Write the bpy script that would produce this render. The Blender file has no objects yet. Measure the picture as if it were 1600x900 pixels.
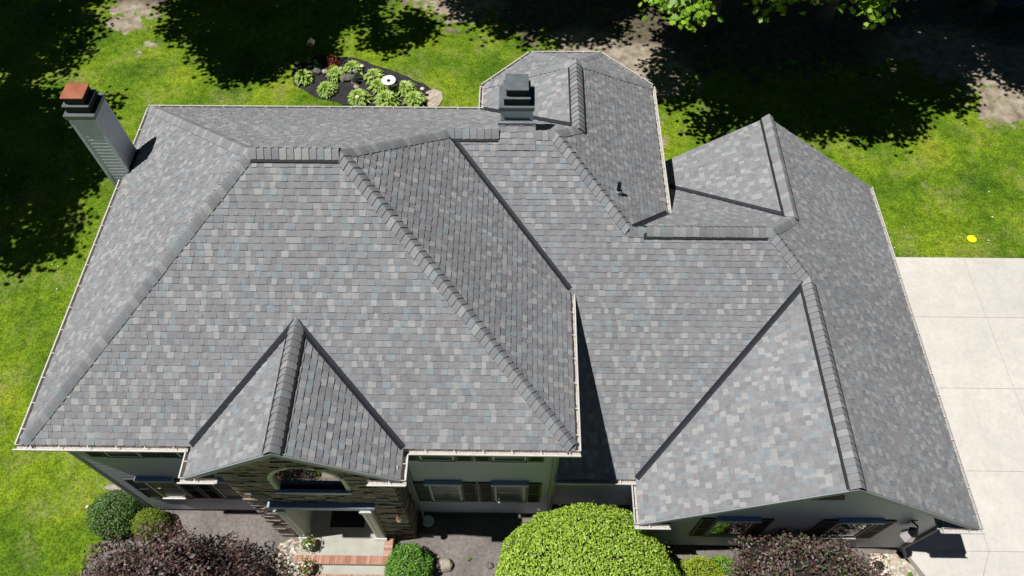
import bpy, math, random
import numpy as np
from mathutils import Vector, Matrix, noise
from mathutils.geometry import tessellate_polygon
random.seed(7); RNG = np.random.default_rng(7)
SC = bpy.context.scene; COL = SC.collection
R = math.radians

# ------------------------------------------------------------------ camera, sky, sun, exposure
def make_camera():
    p, y, r = R(57.39), R(-1.018), R(-0.327)
    fwd = Vector((math.sin(y)*math.cos(p), math.cos(y)*math.cos(p), -math.sin(p)))
    rt = Vector((math.cos(y), -math.sin(y), 0)); up = rt.cross(fwd)
    r2 = rt*math.cos(r)+up*math.sin(r); u2 = -rt*math.sin(r)+up*math.cos(r)
    cam = bpy.data.cameras.new('camera'); o = bpy.data.objects.new('camera', cam); COL.objects.link(o)
    m = Matrix((r2, u2, -fwd)).transposed().to_4x4(); m.translation = Vector((10.571, -5.488, 20.907))
    o.matrix_world = m
    cam.sensor_width = 36; cam.lens = 1149.9/1600*36; cam.clip_end = 3000; cam.clip_start = .1
    SC.camera = o
make_camera()
W = bpy.data.worlds.new("World"); SC.world = W; W.use_nodes = True
nt = W.node_tree; bg = nt.nodes['Background']
sky = nt.nodes.new('ShaderNodeTexSky'); sky.sky_type = 'NISHITA'; sky.sun_disc = False
sky.sun_elevation = R(68.9); sky.sun_rotation = R(270); sky.air_density = .26; sky.dust_density = .0; sky.ozone_density = 9; sky.altitude = 3000
nt.links.new(sky.outputs[0], bg.inputs[0]); bg.inputs[1].default_value = 0.05
sl = bpy.data.lights.new('sun', 'SUN'); sl.energy = 5.0; sl.angle = R(.5); sl.color = (1, .978, .945)
so = bpy.data.objects.new('sun', sl); COL.objects.link(so)
SUN = Vector((.378, .054, -.924)).normalized()
so.rotation_euler = SUN.to_track_quat('-Z', 'Y').to_euler(); so.location = (-20, 0, 50)
SC.view_settings.view_transform = 'Standard'; SC.view_settings.look = 'None'
SC.view_settings.gamma = 1; SC.view_settings.exposure = 0.0; SC.view_settings.use_curve_mapping = False

# ------------------------------------------------------------------ materials
def mat(name, col=(.5, .5, .5), rough=.8, attr=None, noise_s=None, noise_amt=.2, bump=0, bump_s=40, metal=0,
        transl=0, spec=.5, noise_detail=6, coat=0):
    m = bpy.data.materials.new(name); m.use_nodes = True; n = m.node_tree.nodes; l = m.node_tree.links
    b = n['Principled BSDF']; b.inputs['Roughness'].default_value = rough; b.inputs['Metallic'].default_value = metal
    b.inputs['Specular IOR Level'].default_value = spec; b.inputs['Coat Weight'].default_value = coat
    tc = n.new('ShaderNodeTexCoord'); out = None
    if attr:
        a = n.new('ShaderNodeAttribute'); a.attribute_name = attr; out = a.outputs['Color']
    else:
        c = n.new('ShaderNodeRGB'); c.outputs[0].default_value = (*col, 1); out = c.outputs[0]
    if noise_s:
        for k, s_ in enumerate(noise_s if isinstance(noise_s, (list, tuple)) else [noise_s]):
            t = n.new('ShaderNodeTexNoise'); t.inputs['Scale'].default_value = s_; t.inputs['Detail'].default_value = noise_detail
            l.new(tc.outputs['Object'], t.inputs['Vector'])
            mr = n.new('ShaderNodeMapRange'); mr.inputs[1].default_value = .3; mr.inputs[2].default_value = .7
            mr.inputs[3].default_value = 1-noise_amt; mr.inputs[4].default_value = 1+noise_amt
            l.new(t.outputs['Fac'], mr.inputs[0])
            v = n.new('ShaderNodeVectorMath'); v.operation = 'SCALE'; l.new(out, v.inputs[0]); l.new(mr.outputs[0], v.inputs['Scale'])
            out = v.outputs[0]
    l.new(out, b.inputs['Base Color'])
    if bump:
        t = n.new('ShaderNodeTexNoise'); t.inputs['Scale'].default_value = bump_s; t.inputs['Detail'].default_value = 5
        l.new(tc.outputs['Object'], t.inputs['Vector'])
        bp = n.new('ShaderNodeBump'); bp.inputs['Strength'].default_value = bump; bp.inputs['Distance'].default_value = .02
        l.new(t.outputs['Fac'], bp.inputs['Height']); l.new(bp.outputs[0], b.inputs['Normal'])
    if transl:
        tr = n.new('ShaderNodeBsdfTranslucent'); l.new(out, tr.inputs[0])
        mx = n.new('ShaderNodeMixShader'); mx.inputs[0].default_value = transl
        l.new(b.outputs[0], mx.inputs[1]); l.new(tr.outputs[0], mx.inputs[2])
        l.new(mx.outputs[0], n['Material Output'].inputs[0])
    return m
M = {}
M['shingle'] = mat('shingle', attr='col', rough=.92, noise_s=[9, 160], noise_amt=.10, bump=.25, bump_s=120, spec=.25)
M['cap'] = mat('ridge_shingle', attr='col', rough=.92, noise_s=[25, 160], noise_amt=.12, bump=.25, bump_s=120, spec=.25)
M['deck'] = mat('roof_deck_trim', (.12, .13, .135), .7)
M['valley'] = mat('valley_metal', (.022, .025, .032), .6, noise_s=20, noise_amt=.3)
M['vent'] = mat('ridge_vent_black', (.012, .012, .014), .7)
M['gutter'] = mat('gutter_white', (.60, .585, .565), .45, noise_s=[6, 60], noise_amt=.08)
M['gutter_in'] = mat('gutter_inside', (.50, .46, .42), .9, noise_s=30, noise_amt=.4)
M['siding'] = mat('siding', (.47, .49, .60), .45, noise_s=[3], noise_amt=.04)
M['trim'] = mat('trim_grey', (.26, .28, .30), .55, noise_s=8, noise_amt=.05)
M['chim'] = mat('chimney_paint', (.58, .63, .69), .5, noise_s=8, noise_amt=.08)
M['lintel'] = mat('lintel_blue_grey', (.34, .42, .55), .5)
M['creamtrim'] = mat('cream_trim', (.66, .64, .56), .6, noise_s=6, noise_amt=.05)
M['soffit'] = mat('soffit', (.45, .45, .43), .7)
M['black'] = mat('black_shutter', (.018, .022, .022), .5)
M['blackmetal'] = mat('black_metal', (.006, .007, .008), .5, spec=.25)
M['lead'] = mat('sheet_metal_grey', (.16, .18, .19), .4, noise_s=[4, 25], noise_amt=.14, metal=.2)
M['copper'] = mat('copper_lid', (.40, .135, .07), .5, noise_s=[5, 30], noise_amt=.13, metal=.25)
M['glass'] = mat('window_glass', (.012, .016, .016), .03, spec=1.0, coat=1)
M['stone'] = mat('ledge_stone', attr='col', rough=.9, noise_s=[12, 60], noise_amt=.25, bump=.6, bump_s=30)
M['concrete'] = mat('concrete', (.59, .56, .505), .85, noise_s=[.35, 1.7, 7, 80], noise_amt=.055, bump=.12, bump_s=90)
M['porchc'] = mat('porch_concrete', (.44, .42, .36), .85, noise_s=[3, 50], noise_amt=.1)
M['brick'] = mat('brick_pavers', attr='col', rough=.85, noise_s=[30], noise_amt=.15)
M['mortar'] = mat('mortar', (.42, .36, .30), .9)
M['rock'] = mat('field_rock', (.40, .36, .29), .9, noise_s=[4, 18], noise_amt=.25, bump=.8, bump_s=14)
M['rockdark'] = mat('grey_rock', (.16, .145, .13), .9, noise_s=[6, 25], noise_amt=.3, bump=.8, bump_s=20)
M['mat_rubber'] = mat('doormat', (.012, .014, .018), .9, noise_s=80, noise_amt=.3)
M['door'] = mat('door_paint', (.05, .055, .05), .4)
M['leaf'] = mat('leaf', attr='col', rough=.42, transl=.28, spec=.45)
M['leafd'] = mat('leaf_glossy', attr='col', rough=.5, transl=.15, spec=.3)
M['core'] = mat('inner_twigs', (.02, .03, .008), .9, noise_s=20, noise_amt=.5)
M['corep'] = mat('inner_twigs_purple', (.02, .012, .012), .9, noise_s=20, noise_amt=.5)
M['bark'] = mat('bark', (.13, .11, .09), .95, noise_s=[5, 25], noise_amt=.3, bump=1, bump_s=18)
M['whitegl'] = mat('white_ceramic', (.85, .84, .86), .35)
M['terracotta'] = mat('clay_pot', (.42, .25, .17), .8, noise_s=10, noise_amt=.15)
M['potwhite'] = mat('pot_rim_pale', (.75, .62, .55), .5)
M['yellow'] = mat('yellow_plastic', (.95, .78, .02), .4)
M['soil'] = mat('pot_soil', (.06, .045, .035), .95, noise_s=40, noise_amt=.4)
M['mushcap'] = mat('path_light_cap', (.74, .66, .50), .5)
M['wood'] = mat('weathered_wood', (.42, .40, .36), .85, noise_s=[10, 40], noise_amt=.2)
M['woodred'] = mat('red_wood', (.18, .05, .03), .8)
M['shedroof'] = mat('dark_green_panel', (.035, .075, .06), .6, noise_s=2, noise_amt=.15)
M['petal'] = mat('flower_petals', attr='col', rough=.6, transl=.2)
M['bronze'] = mat('weathered_figure', (.22, .24, .21), .6, noise_s=15, noise_amt=.35)
M['pebble'] = mat('pebbles', attr='col', rough=.85)
M['glow'] = mat('lantern_glass', (.75, .68, .70), .25, coat=.4)

# ------------------------------------------------------------------ object helpers
def tag(o, label=None, cat=None, group=None, kind=None):
    if label: o['label'] = label
    if cat: o['category'] = cat
    if group: o['group'] = group
    if kind: o['kind'] = kind
    return o
def empty(name, loc=(0, 0, 0), label=None, cat=None, group=None, kind=None, rz=0):
    o = bpy.data.objects.new(name, None); o.empty_display_size = .2; COL.objects.link(o)
    o.location = loc; o.rotation_euler = (0, 0, rz); return tag(o, label, cat, group, kind)
class MB:
    """collects faces, builds one mesh"""
    def __init__(s): s.v = []; s.f = []; s.c = []; s.smooth = False
    def face(s, pts, col=(.5, .5, .5)):
        i = len(s.v); s.v.extend([tuple(p) for p in pts]); s.f.append(tuple(range(i, i+len(pts)))); s.c.append(col)
    def mesh(s, vs, fs, col=(.5, .5, .5)):
        i = len(s.v); s.v.extend([tuple(p) for p in vs])
        for f in fs: s.f.append(tuple(i+k for k in f)); s.c.append(col)
    def box(s, x0, x1, y0, y1, z0, z1, col=(.5, .5, .5), top=None, jit=0):
        vs = [(x0, y0, z0), (x1, y0, z0), (x1, y1, z0), (x0, y1, z0), (x0, y0, z1), (x1, y0, z1), (x1, y1, z1), (x0, y1, z1)]
        if top is not None:   # top taper
            for k in range(4, 8): vs[k] = (vs[k][0]+(top if k in (4, 7) else -top), vs[k][1]+(top if k in (4, 5) else -top), vs[k][2])
        if jit: vs = [tuple(c+random.uniform(-jit, jit) for c in v) for v in vs]
        s.mesh(vs, [(3, 2, 1, 0), (4, 5, 6, 7), (0, 1, 5, 4), (1, 2, 6, 5), (2, 3, 7, 6), (3, 0, 4, 7)], col)
    def tube(s, pts, radii, n=8, cap=True, col=(.5, .5, .5)):
        rings = []; pts = [Vector(p) for p in pts]
        if not isinstance(radii, (list, tuple)): radii = [radii]*len(pts)
        for i, p in enumerate(pts):
            d = (pts[min(i+1, len(pts)-1)]-pts[max(i-1, 0)]).normalized()
            a = d.orthogonal().normalized() if i == 0 else (a-d*a.dot(d)).normalized()
            b = d.cross(a)
            rings.append([p+(a*math.cos(2*math.pi*k/n)+b*math.sin(2*math.pi*k/n))*radii[i] for k in range(n)])
        vs = [v for r_ in rings for v in r_]; fs = []
        for i in range(len(pts)-1):
            for k in range(n): fs.append((i*n+k, i*n+(k+1) % n, (i+1)*n+(k+1) % n, (i+1)*n+k))
        if cap: fs.append(tuple(range(n-1, -1, -1))); fs.append(tuple((len(pts)-1)*n+k for k in range(n)))
        s.mesh(vs, fs, col)
    def lathe(s, c, prof, n=20, col=(.5, .5, .5)):
        vs = []; fs = []
        for r_, z in prof:
            for k in range(n): vs.append((c[0]+r_*math.cos(2*math.pi*k/n), c[1]+r_*math.sin(2*math.pi*k/n), c[2]+z))
        for i in range(len(prof)-1):
            for k in range(n): fs.append((i*n+k, i*n+(k+1) % n, (i+1)*n+(k+1) % n, (i+1)*n+k))
        fs.append(tuple(range(n-1, -1, -1))); fs.append(tuple((len(prof)-1)*n+k for k in range(n)))
        s.mesh(vs, fs, col)
    def blob(s, c, rad, seed=0, amp=.15, fr=2., n=10, col=(.5, .5, .5)):
        vs = []; fs = []; nu = n*2
        for i in range(n+1):
            th = math.pi*i/n
            for k in range(nu):
                ph = 2*math.pi*k/nu
                d = Vector((math.sin(th)*math.cos(ph), math.sin(th)*math.sin(ph), math.cos(th)))
                q = 1+amp*noise.noise(d*fr+Vector((seed*7.3, seed, 0)))*2
                vs.append((c[0]+d.x*rad[0]*q, c[1]+d.y*rad[1]*q, c[2]+d.z*rad[2]*q))
        for i in range(n):
            for k in range(nu): fs.append((i*nu+k, (i+1)*nu+k, (i+1)*nu+(k+1) % nu, i*nu+(k+1) % nu))
        s.mesh(vs, fs, col)
    def build(s, name, m, parent=None, org=None, smooth=False):
        if org is None: org = parent['org'] if (parent is not None and 'org' in parent) else (0, 0, 0)
        o_ = Vector(org)
        me = bpy.data.meshes.new(name)
        me.from_pydata([(v[0]-o_.x, v[1]-o_.y, v[2]-o_.z) for v in s.v], [], s.f)
        a = me.attributes.new('col', 'FLOAT_COLOR', 'FACE')
        arr = np.ones((len(s.f), 4), dtype=np.float32); arr[:, :3] = np.array(s.c, dtype=np.float32).reshape(-1, 3)
        a.data.foreach_set('color', arr.ravel())
        me.materials.append(m if not isinstance(m, str) else M[m])
        if smooth: me.polygons.foreach_set('use_smooth', [True]*len(me.polygons))
        o = bpy.data.objects.new(name, me); COL.objects.link(o)
        if parent is not None: o.parent = parent
        return o
def np_leaves(name, centers, normals, sizes, shape, cols, m, parent=None, fold=0.0, spin=None, org=(0, 0, 0), tips=None):
    """many flat leaf polygons as ONE mesh; shape: (k,2) outline in unit size"""
    N = len(centers); K = len(shape)
    nrm = normals/np.linalg.norm(normals, axis=1, keepdims=True)
    if tips is None:
        ref = RNG.normal(size=(N, 3))
    else: ref = tips
    a = ref-nrm*(ref*nrm).sum(1, keepdims=True); a /= np.linalg.norm(a, axis=1, keepdims=True)+1e-9
    b = np.cross(nrm, a)
    sh = np.array(shape)
    V = centers[:, None, :]+sizes[:, None, None]*(a[:, None, :]*sh[None, :, 0:1]+b[:, None, :]*sh[None, :, 1:2]
        + nrm[:, None, :]*(fold*np.abs(sh[None, :, 1:2])-fold*.6*sh[None, :, 0:1]**2))
    V = (V-np.array(org)).reshape(-1, 3).astype(np.float32)
    me = bpy.data.meshes.new(name)
    me.vertices.add(N*K); me.vertices.foreach_set('co', V.ravel())
    me.loops.add(N*K); me.loops.foreach_set('vertex_index', np.arange(N*K, dtype=np.int32))
    me.polygons.add(N); me.polygons.foreach_set('loop_start', np.arange(0, N*K, K, dtype=np.int32))
    at = me.attributes.new('col', 'FLOAT_COLOR', 'FACE')
    c4 = np.ones((N, 4), dtype=np.float32); c4[:, :3] = cols; at.data.foreach_set('color', c4.ravel())
    me.update(calc_edges=True); me.validate()
    me.materials.append(M[m]); o = bpy.data.objects.new(name, me); COL.objects.link(o)
    if parent is not None: o.parent = parent
    return o

# ------------------------------------------------------------------ roof planes (fitted from the picture's geometry, metres)
xE, yN, He = 11.79, 10.062, 5.995
yWS, E1, xE2 = .26, 3.36, 14.358
xOW, oy1, xa, yNN, xb, oy2 = 9.492, 11.06, 10.872, 12.479, 12.94, 11.09
xG, yNg, ySg, xGW, xNr = 21.397, 9.634, -.796, 13.458, 17.458
gl, gr, gy, gz = 3.671, 8.151, -.675, 7.533
class Pl:      # z = c + gx x + gy y
    def __init__(s, c, gx, gy_): s.c, s.gx, s.gy = c, gx, gy_
    def z(s, x, y): return s.c+s.gx*x+s.gy*y
P = {}
P['S'] = Pl(He, 0, .713); P['W'] = Pl(He, .725, 0); P['N'] = Pl(He+.717*yN, 0, -.717); P['E'] = Pl(He+.725*xE, -.725, 0)
P['WS'] = Pl(E1-.703*yWS, 0, .703); P['E2'] = Pl(He+.723*xE2, -.723, 0)
yc = 5.2; zc = P['WS'].z(0, yc); P['CN'] = Pl(zc+.719*yc, 0, -.719)
P['OW'] = Pl(He-.673*xOW, .673, 0); P['G'] = Pl(E1-.03+.727*xG, -.727, 0); P['GW'] = Pl(E1-.70*xGW, .70, 0)
zn = P['G'].z(xNr, 0); P['NW'] = Pl(zn-.723*xNr, .723, 0)
gx_r = (gl+gr)/2; gs = (gz-He)/(gx_r-gl); P['EW'] = Pl(He-gs*gl, gs, 0); P['EE'] = Pl(He+gs*gr, -gs, 0)
def X3(*n):
    A = []; b = []
    for a in n:
        if isinstance(a, str): p = P[a]; A.append((-p.gx, -p.gy, 1)); b.append(p.c)
        elif a[0] == 'x': A.append((1, 0, 0)); b.append(a[1])
        elif a[0] == 'y': A.append((0, 1, 0)); b.append(a[1])
        else: A.append((0, 0, 1)); b.append(a[1])
    return Vector(np.linalg.solve(np.array(A, float), np.array(b, float)))
L_ = X3('S', 'N', 'W'); R_ = X3('S', 'N', 'E'); Q_ = X3('N', 'E', 'WS'); T_ = X3('WS', ('x', xE), ('z', He))
T2 = X3('N', 'WS', 'E2'); U_ = X3('WS', 'E2', 'CN'); V_ = X3('CN', ('x', xE2), ('z', He)); W_ = X3('OW', 'N', 'E2')
G6 = X3('GW', 'G', 'WS'); G3 = X3('GW', 'G', ('y', ySg)); G9 = X3('WS', 'CN', 'G'); G8 = X3('G', 'CN', ('x', xNr)); G7 = X3('G', ('x', xNr), ('y', yNg))
O1 = X3('OW', 'E2', ('y', 0)); xO, zO = O1.x, O1.z; yO = 10.1; O_ = Vector((xO, yO, zO))
xw2 = xE2-.29; Ve = X3('CN', 'NW', ('x', xw2))
def plane3(p1, p2, p3):
    A = np.array([[1, p[0], p[1]] for p in (p1, p2, p3)], float); c = np.linalg.solve(A, np.array([p[2] for p in (p1, p2, p3)], float)); return Pl(*c)
c1, c2, c3, c4 = (xOW, oy1, He), (xa, yNN, He), (xb, yNN, He), (xE2, oy2, He)
P['ONW'] = plane3(c1, c2, O_); P['ONN'] = plane3(c2, c3, O_); P['ONE'] = plane3(c3, c4, O_)

PAL = [((.266, .268, .278), .28), ((.348, .348, .346), .20), ((.266, .294, .312), .15), ((.260, .253, .260), .21), ((.229, .235, .249), .16)]
ALB = .95
LAST = [0]
def tabcol(pt=None, k=0):
    while True:
        r = random.random(); s = 0
        for i_, (c, w) in enumerate(PAL):
            s += w
            if r < s: break
        if not (i_ in (1, 2) and LAST[0] == i_ and random.random() < .8): break
    LAST[0] = i_
    j = random.uniform(.95, 1.05)*ALB
    if pt is not None: j *= 1+.10*noise.noise(Vector((pt[0]*.35, pt[1]*.35, k*3.1)))
    return tuple(x*j for x in c)
def clip_poly(poly, a, b, c):          # keep a*u+b*v<=c
    out = []; n = len(poly)
    for i in range(n):
        p, q = poly[i], poly[(i+1) % n]; dp = a*p[0]+b*p[1]-c; dq = a*q[0]+b*q[1]-c
        if dp <= 1e-9: out.append(p)
        if (dp < -1e-9 and dq > 1e-9) or (dp > 1e-9 and dq < -1e-9):
            t = dp/(dp-dq); out.append((p[0]+(q[0]-p[0])*t, p[1]+(q[1]-p[1])*t))
    return out
def shingle(mb, deck, key, poly, seed, expo=.1435, lift=0.0):
    """lay individual shingle tabs, course by course, over the polygon of one roof slope"""
    pl = P[key]; g = math.hypot(pl.gx, pl.gy); gh = (pl.gx/g, pl.gy/g); uh = (gh[1], -gh[0]); cs = 1/math.sqrt(1+g*g)
    nrm = Vector((-pl.gx, -pl.gy, 1)).normalized()
    P2 = [(p[0]*uh[0]+p[1]*uh[1], (p[0]*gh[0]+p[1]*gh[1])/cs) for p in poly]
    v0 = min(p[1] for p in P2); u0 = min(p[0] for p in P2); u1 = max(p[0] for p in P2); v1 = max(p[1] for p in P2)
    tris = tessellate_polygon([[Vector((p[0], p[1], 0)) for p in P2]])
    def w3(u, v, h):
        t = v*cs; x = u*uh[0]+t*gh[0]; y = u*uh[1]+t*gh[1]; return Vector((x, y, pl.z(x, y)))+nrm*h
    random.seed(seed); nb = int((v1-v0)/expo)+1
    rows = []
    for k in range(nb):
        u = u0-random.uniform(0, .3); row = []; thick = random.random() < .5
        while u < u1:
            w = random.choice([.095, .115, .125, .14, .155, .175]) * random.uniform(.94, 1.06)
            t = (.019 if thick else .010)+random.uniform(-.0015, .002)
            x, y, _ = w3(u, v0+k*expo, 0)
            row.append((u, u+w, t, tabcol((x, y), seed), random.uniform(-.006, .006))); u += w; thick = (not thick) if random.random() < .88 else thick
        rows.append(row)
    for tri in tris:
        T = [P2[i] for i in tri]
        ar = (T[1][0]-T[0][0])*(T[2][1]-T[0][1])-(T[1][1]-T[0][1])*(T[2][0]-T[0][0])
        if ar < 0: T = T[::-1]
        E_ = []
        for i in range(3):
            p, q = T[i], T[(i+1) % 3]; a, b = (q[1]-p[1]), -(q[0]-p[0]); E_.append((a, b, a*p[0]+b*p[1]))
        tu0 = min(p[0] for p in T); tu1 = max(p[0] for p in T); tv0 = min(p[1] for p in T); tv1 = max(p[1] for p in T)
        for k in range(max(0, int((tv0-v0)/expo)-1), min(nb, int((tv1-v0)/expo)+2)):
            a0 = v0+k*expo; a1 = a0+expo
            if a1 < tv0 or a0 > tv1: continue
            for (ua, ub, t, c, jog) in rows[k]:
                if ub < tu0 or ua > tu1: continue
                vb = a0+(jog if k else 0)
                q = [(ua, vb), (ub, vb), (ub, a1+.012), (ua, a1+.012)]
                for (a, b, cc) in E_:
                    q = clip_poly(q, a, b, cc)
                    if len(q) < 3: break
                if len(q) < 3: continue
                hh = lambda v: lift+.002+t*(1-(v-vb)/(a1+.012-vb))
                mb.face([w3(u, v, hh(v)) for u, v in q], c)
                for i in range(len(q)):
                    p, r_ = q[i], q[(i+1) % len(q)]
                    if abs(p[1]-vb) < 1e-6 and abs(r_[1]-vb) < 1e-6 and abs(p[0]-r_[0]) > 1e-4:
                        mb.face([w3(p[0], vb, -.004+lift), w3(r_[0], vb, -.004+lift), w3(r_[0], vb, hh(vb)), w3(p[0], vb, hh(vb))], tuple(x*.4 for x in c))  # lower edge darkened: shadow line of the course painted into its colour
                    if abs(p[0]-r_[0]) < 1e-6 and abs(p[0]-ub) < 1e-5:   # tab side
                        mb.face([w3(p[0], p[1], -.003+lift), w3(r_[0], r_[1], -.003+lift), w3(r_[0], r_[1], hh(r_[1])), w3(p[0], p[1], hh(p[1]))], tuple(x*.45 for x in c))  # side colour darkened to paint the shade between neighbouring tabs
    if deck is not None:
        n = len(poly); ccw = sum(poly[i][0]*poly[(i+1) % n][1]-poly[(i+1) % n][0]*poly[i][1] for i in range(n)) > 0
        pp = list(poly) if ccw else list(poly)[::-1]
        top = [Vector((p[0], p[1], pl.z(p[0], p[1])-.004)) for p in pp]; bot = [v-Vector((0, 0, .13)) for v in top]
        for a, b, c in tessellate_polygon([top]):
            deck.mesh([top[a], top[b], top[c]], [(0, 1, 2)]); deck.mesh([bot[a], bot[b], bot[c]], [(2, 1, 0)])
        for i in range(n): j = (i+1) % n; deck.face([bot[i], bot[j], top[j], top[i]])

def capline(mb, p, q, ka, kb, vent=None, w=.165, expo=.155, lift=.028, seed=1, low=None):
    """overlapping cap shingles along a hip or ridge from low end p to high end q"""
    random.seed(seed); p = Vector(p); q = Vector(q); d = q-p; Lh = math.hypot(d.x, d.y); dh = Vector((d.x/Lh, d.y/Lh, 0)); nh = Vector((-dh.y, dh.x, 0))
    A, B = P[ka], P[kb]; dl = d.length; n = max(1, int(dl/expo)); e = Lh/n
    def zm(v): return min(A.z(v.x, v.y), B.z(v.x, v.y))
    offs = [-w, -w*.62, -w*.25, 0, w*.25, w*.62, w]; hump = [-.008, .018, .034, .038, .034, .018, -.008]
    for i in range(n):
        s0 = i*e-.002; s1 = (i+1)*e+.02; c = tabcol(); c = tuple(.9*x+.1*y_ for x, y_ in zip(c, (.262, .264, .272))); jt = random.uniform(-.004, .004)
        lo = []; hi = []; lob = []
        for o, h in zip(offs, hump):
            a = p+dh*s0+nh*(o+jt); b = p+dh*s1+nh*(o*.96+jt)
            za = zm(a)+lift+h+.021; zb = zm(b)+lift+h-.004
            lo.append(Vector((a.x, a.y, za))); hi.append(Vector((b.x, b.y, zb))); lob.append(Vector((a.x, a.y, zm(a)+lift+h-.006)))
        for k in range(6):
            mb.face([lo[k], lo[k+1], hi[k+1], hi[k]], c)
            mb.face([lob[k], lob[k+1], lo[k+1], lo[k]], (.075, .075, .08))  # dark butt colour paints a shadow line across each cap
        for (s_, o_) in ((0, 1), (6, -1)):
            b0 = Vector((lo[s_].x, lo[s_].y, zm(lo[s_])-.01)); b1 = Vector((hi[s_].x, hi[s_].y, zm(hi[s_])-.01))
            f = [b0, lo[s_], hi[s_], b1]; mb.face(f if o_ > 0 else f[::-1], tuple(x*.5 for x in c))  # cap sides darkened, their shade put into the colour
    if vent:
        a, b = vent      # black plastic vent under the caps
        for sgn in (-1, 1):
            pass
def ventbox(mb, p, q, ka, kb, w=.20, h=.05):
    p = Vector(p); q = Vector(q); d = (q-p); dh = Vector((d.x, d.y, 0)).normalized(); nh = Vector((-dh.y, dh.x, 0)); A, B = P[ka], P[kb]
    zm = lambda v: min(A.z(v.x, v.y), B.z(v.x, v.y))
    ring = []
    for c in (p, q):
        r_ = []
        for o, hh in ((-w, -.02), (-w, h), (0, h), (w, h), (w, -.02)):
            a = c+nh*o; r_.append(Vector((a.x, a.y, zm(a)+hh)))
        ring.append(r_)
    for k in range(4): mb.face([ring[0][k], ring[0][k+1], ring[1][k+1], ring[1][k]])
    mb.face(ring[0][::-1]); mb.face(ring[1])
def valley(mb, p, q, ka, kb, w=.066, ext0=0, ext1=0):
    p = Vector(p); q = Vector(q); d = q-p; dh = Vector((d.x, d.y, 0)).normalized(); nh = Vector((-dh.y, dh.x, 0)); A, B = P[ka], P[kb]
    p = p-dh*ext0; q = q+dh*ext1
    zm = lambda v: max(A.z(v.x, v.y), B.z(v.x, v.y))
    prof = [(-w-.004, .0), (-w, .044), (-.012, .034), (0, .050), (.012, .034), (w, .044), (w+.004, .0)]
    r = [[Vector(((c+nh*o).x, (c+nh*o).y, zm(c+nh*o)+h)) for o, h in prof] for c in (p, q)]
    for k in range(len(prof)-1): mb.face([r[0][k], r[0][k+1], r[1][k+1], r[1][k]])
def gutter(mi, mb, p, q, out, z, strap=True, seed=0, w=.125):
    """open K gutter along an eave: mb outer metal, mi dirty inside"""
    p = Vector((p[0], p[1], z)); q = Vector((q[0], q[1], z)); o = Vector((out[0], out[1], 0)); d = (q-p).normalized(); L = (q-p).length
    prof = [(-.005, .0), (-.005, -.125), (w*.72, -.125), (w, -.055), (w, .0), (w-.028, .0), (w-.028, -.012), (w-.012, -.012), (w-.012, -.05), (w*.66, -.112), (.008, -.112), (.008, 0)]
    ra = [p+o*a+Vector((0, 0, b)) for a, b in prof]; rb = [q+o*a+Vector((0, 0, b)) for a, b in prof]
    n = len(prof)
    flip = d.cross(o).z > 0
    for k in range(n):
        f = [ra[k], rb[k], rb[(k+1) % n], ra[(k+1) % n]]
        (mi if k in (8, 9, 10) else mb).face(f)
    for r_ in (ra, rb):
        mb.face([r_[0], r_[1], r_[2], r_[3], r_[4], r_[8], r_[9], r_[10], r_[11]])
    if strap:
        k = .35
        while k < L:
            c = p+d*k; a = c-d*.009; b = c+d*.009
            mb.face([a+Vector((0, 0, .004)), b+Vector((0, 0, .004)), b+o*w+Vector((0, 0, .004)), a+o*w+Vector((0, 0, .004))]); k += .61

# ------------------------------------------------------------------ THE HOUSE
house = empty('house', (0, 0, 0), 'large two storey house with grey architectural shingle hip roof, light siding and stone entry', 'house')
house['org'] = (0, 0, 0)
def roofpart(name, slopes, seed, parent=house):
    mb = MB(); dk = MB()
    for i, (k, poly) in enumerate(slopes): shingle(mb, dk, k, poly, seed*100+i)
    r = mb.build(name, 'shingle', parent); dk.build('roof_deck', 'deck', r); return r
mr = roofpart('main_roof', [('S', [(0, 0), (xE, 0), R_, L_]), ('W', [(0, 0), L_, (0, yN)]),
     ('N', [(0, yN), L_, R_, Q_, T2, W_, (xOW, yN)]), ('E', [(xE, 0), T_, Q_, R_])], 1)
wr = roofpart('wing_roof', [('WS', [(11.5, yWS), (xGW, yWS), G6, G9, U_, T2, Q_, T_, (11.5, T_.y)]), ('CN', [U_, G9, G8, Ve, (xw2, V_.y), V_])], 2)
orf = roofpart('rear_bay_roof', [('E2', [T2, U_, V_, (xE2, oy2), O_, W_]), ('OW', [(xOW, yN), W_, O_, (xOW, oy1)]),
     ('ONW', [c1, O_, c2]), ('ONN', [c2, O_, c3]), ('ONE', [c3, O_, c4])], 3)
grf = roofpart('garage_roof', [('G', [(xG, ySg), (xG, yNg), G7, G8, G9, G6, G3]), ('GW', [G3, G6, (xGW, yWS), (xGW, ySg)]), ('NW', [G8, G7, (xw2, yNg), Ve])], 4)
gbk = X3('S', 'EW', ('x', gx_r))
erf = roofpart('entry_gable_roof', [('EW', [(gl, gy), (gx_r, gy), gbk, (gl, 0)]), ('EE', [(gr, gy), (gr, 0), gbk, (gx_r, gy)])], 5)
def caps(parent, lst):
    for i, (p, q, a, b, *w) in enumerate(lst):
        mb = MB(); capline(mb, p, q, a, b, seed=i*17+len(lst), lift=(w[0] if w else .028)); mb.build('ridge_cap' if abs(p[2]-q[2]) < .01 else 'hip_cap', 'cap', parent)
def at(k, x, y): return Vector((x, y, P[k].z(x, y)))
A0 = at('S', 0.06, 0.06*.725/.713); B0 = at('S', xE-.06, .06); C0 = at('N', .06, yN-.06)
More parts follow.
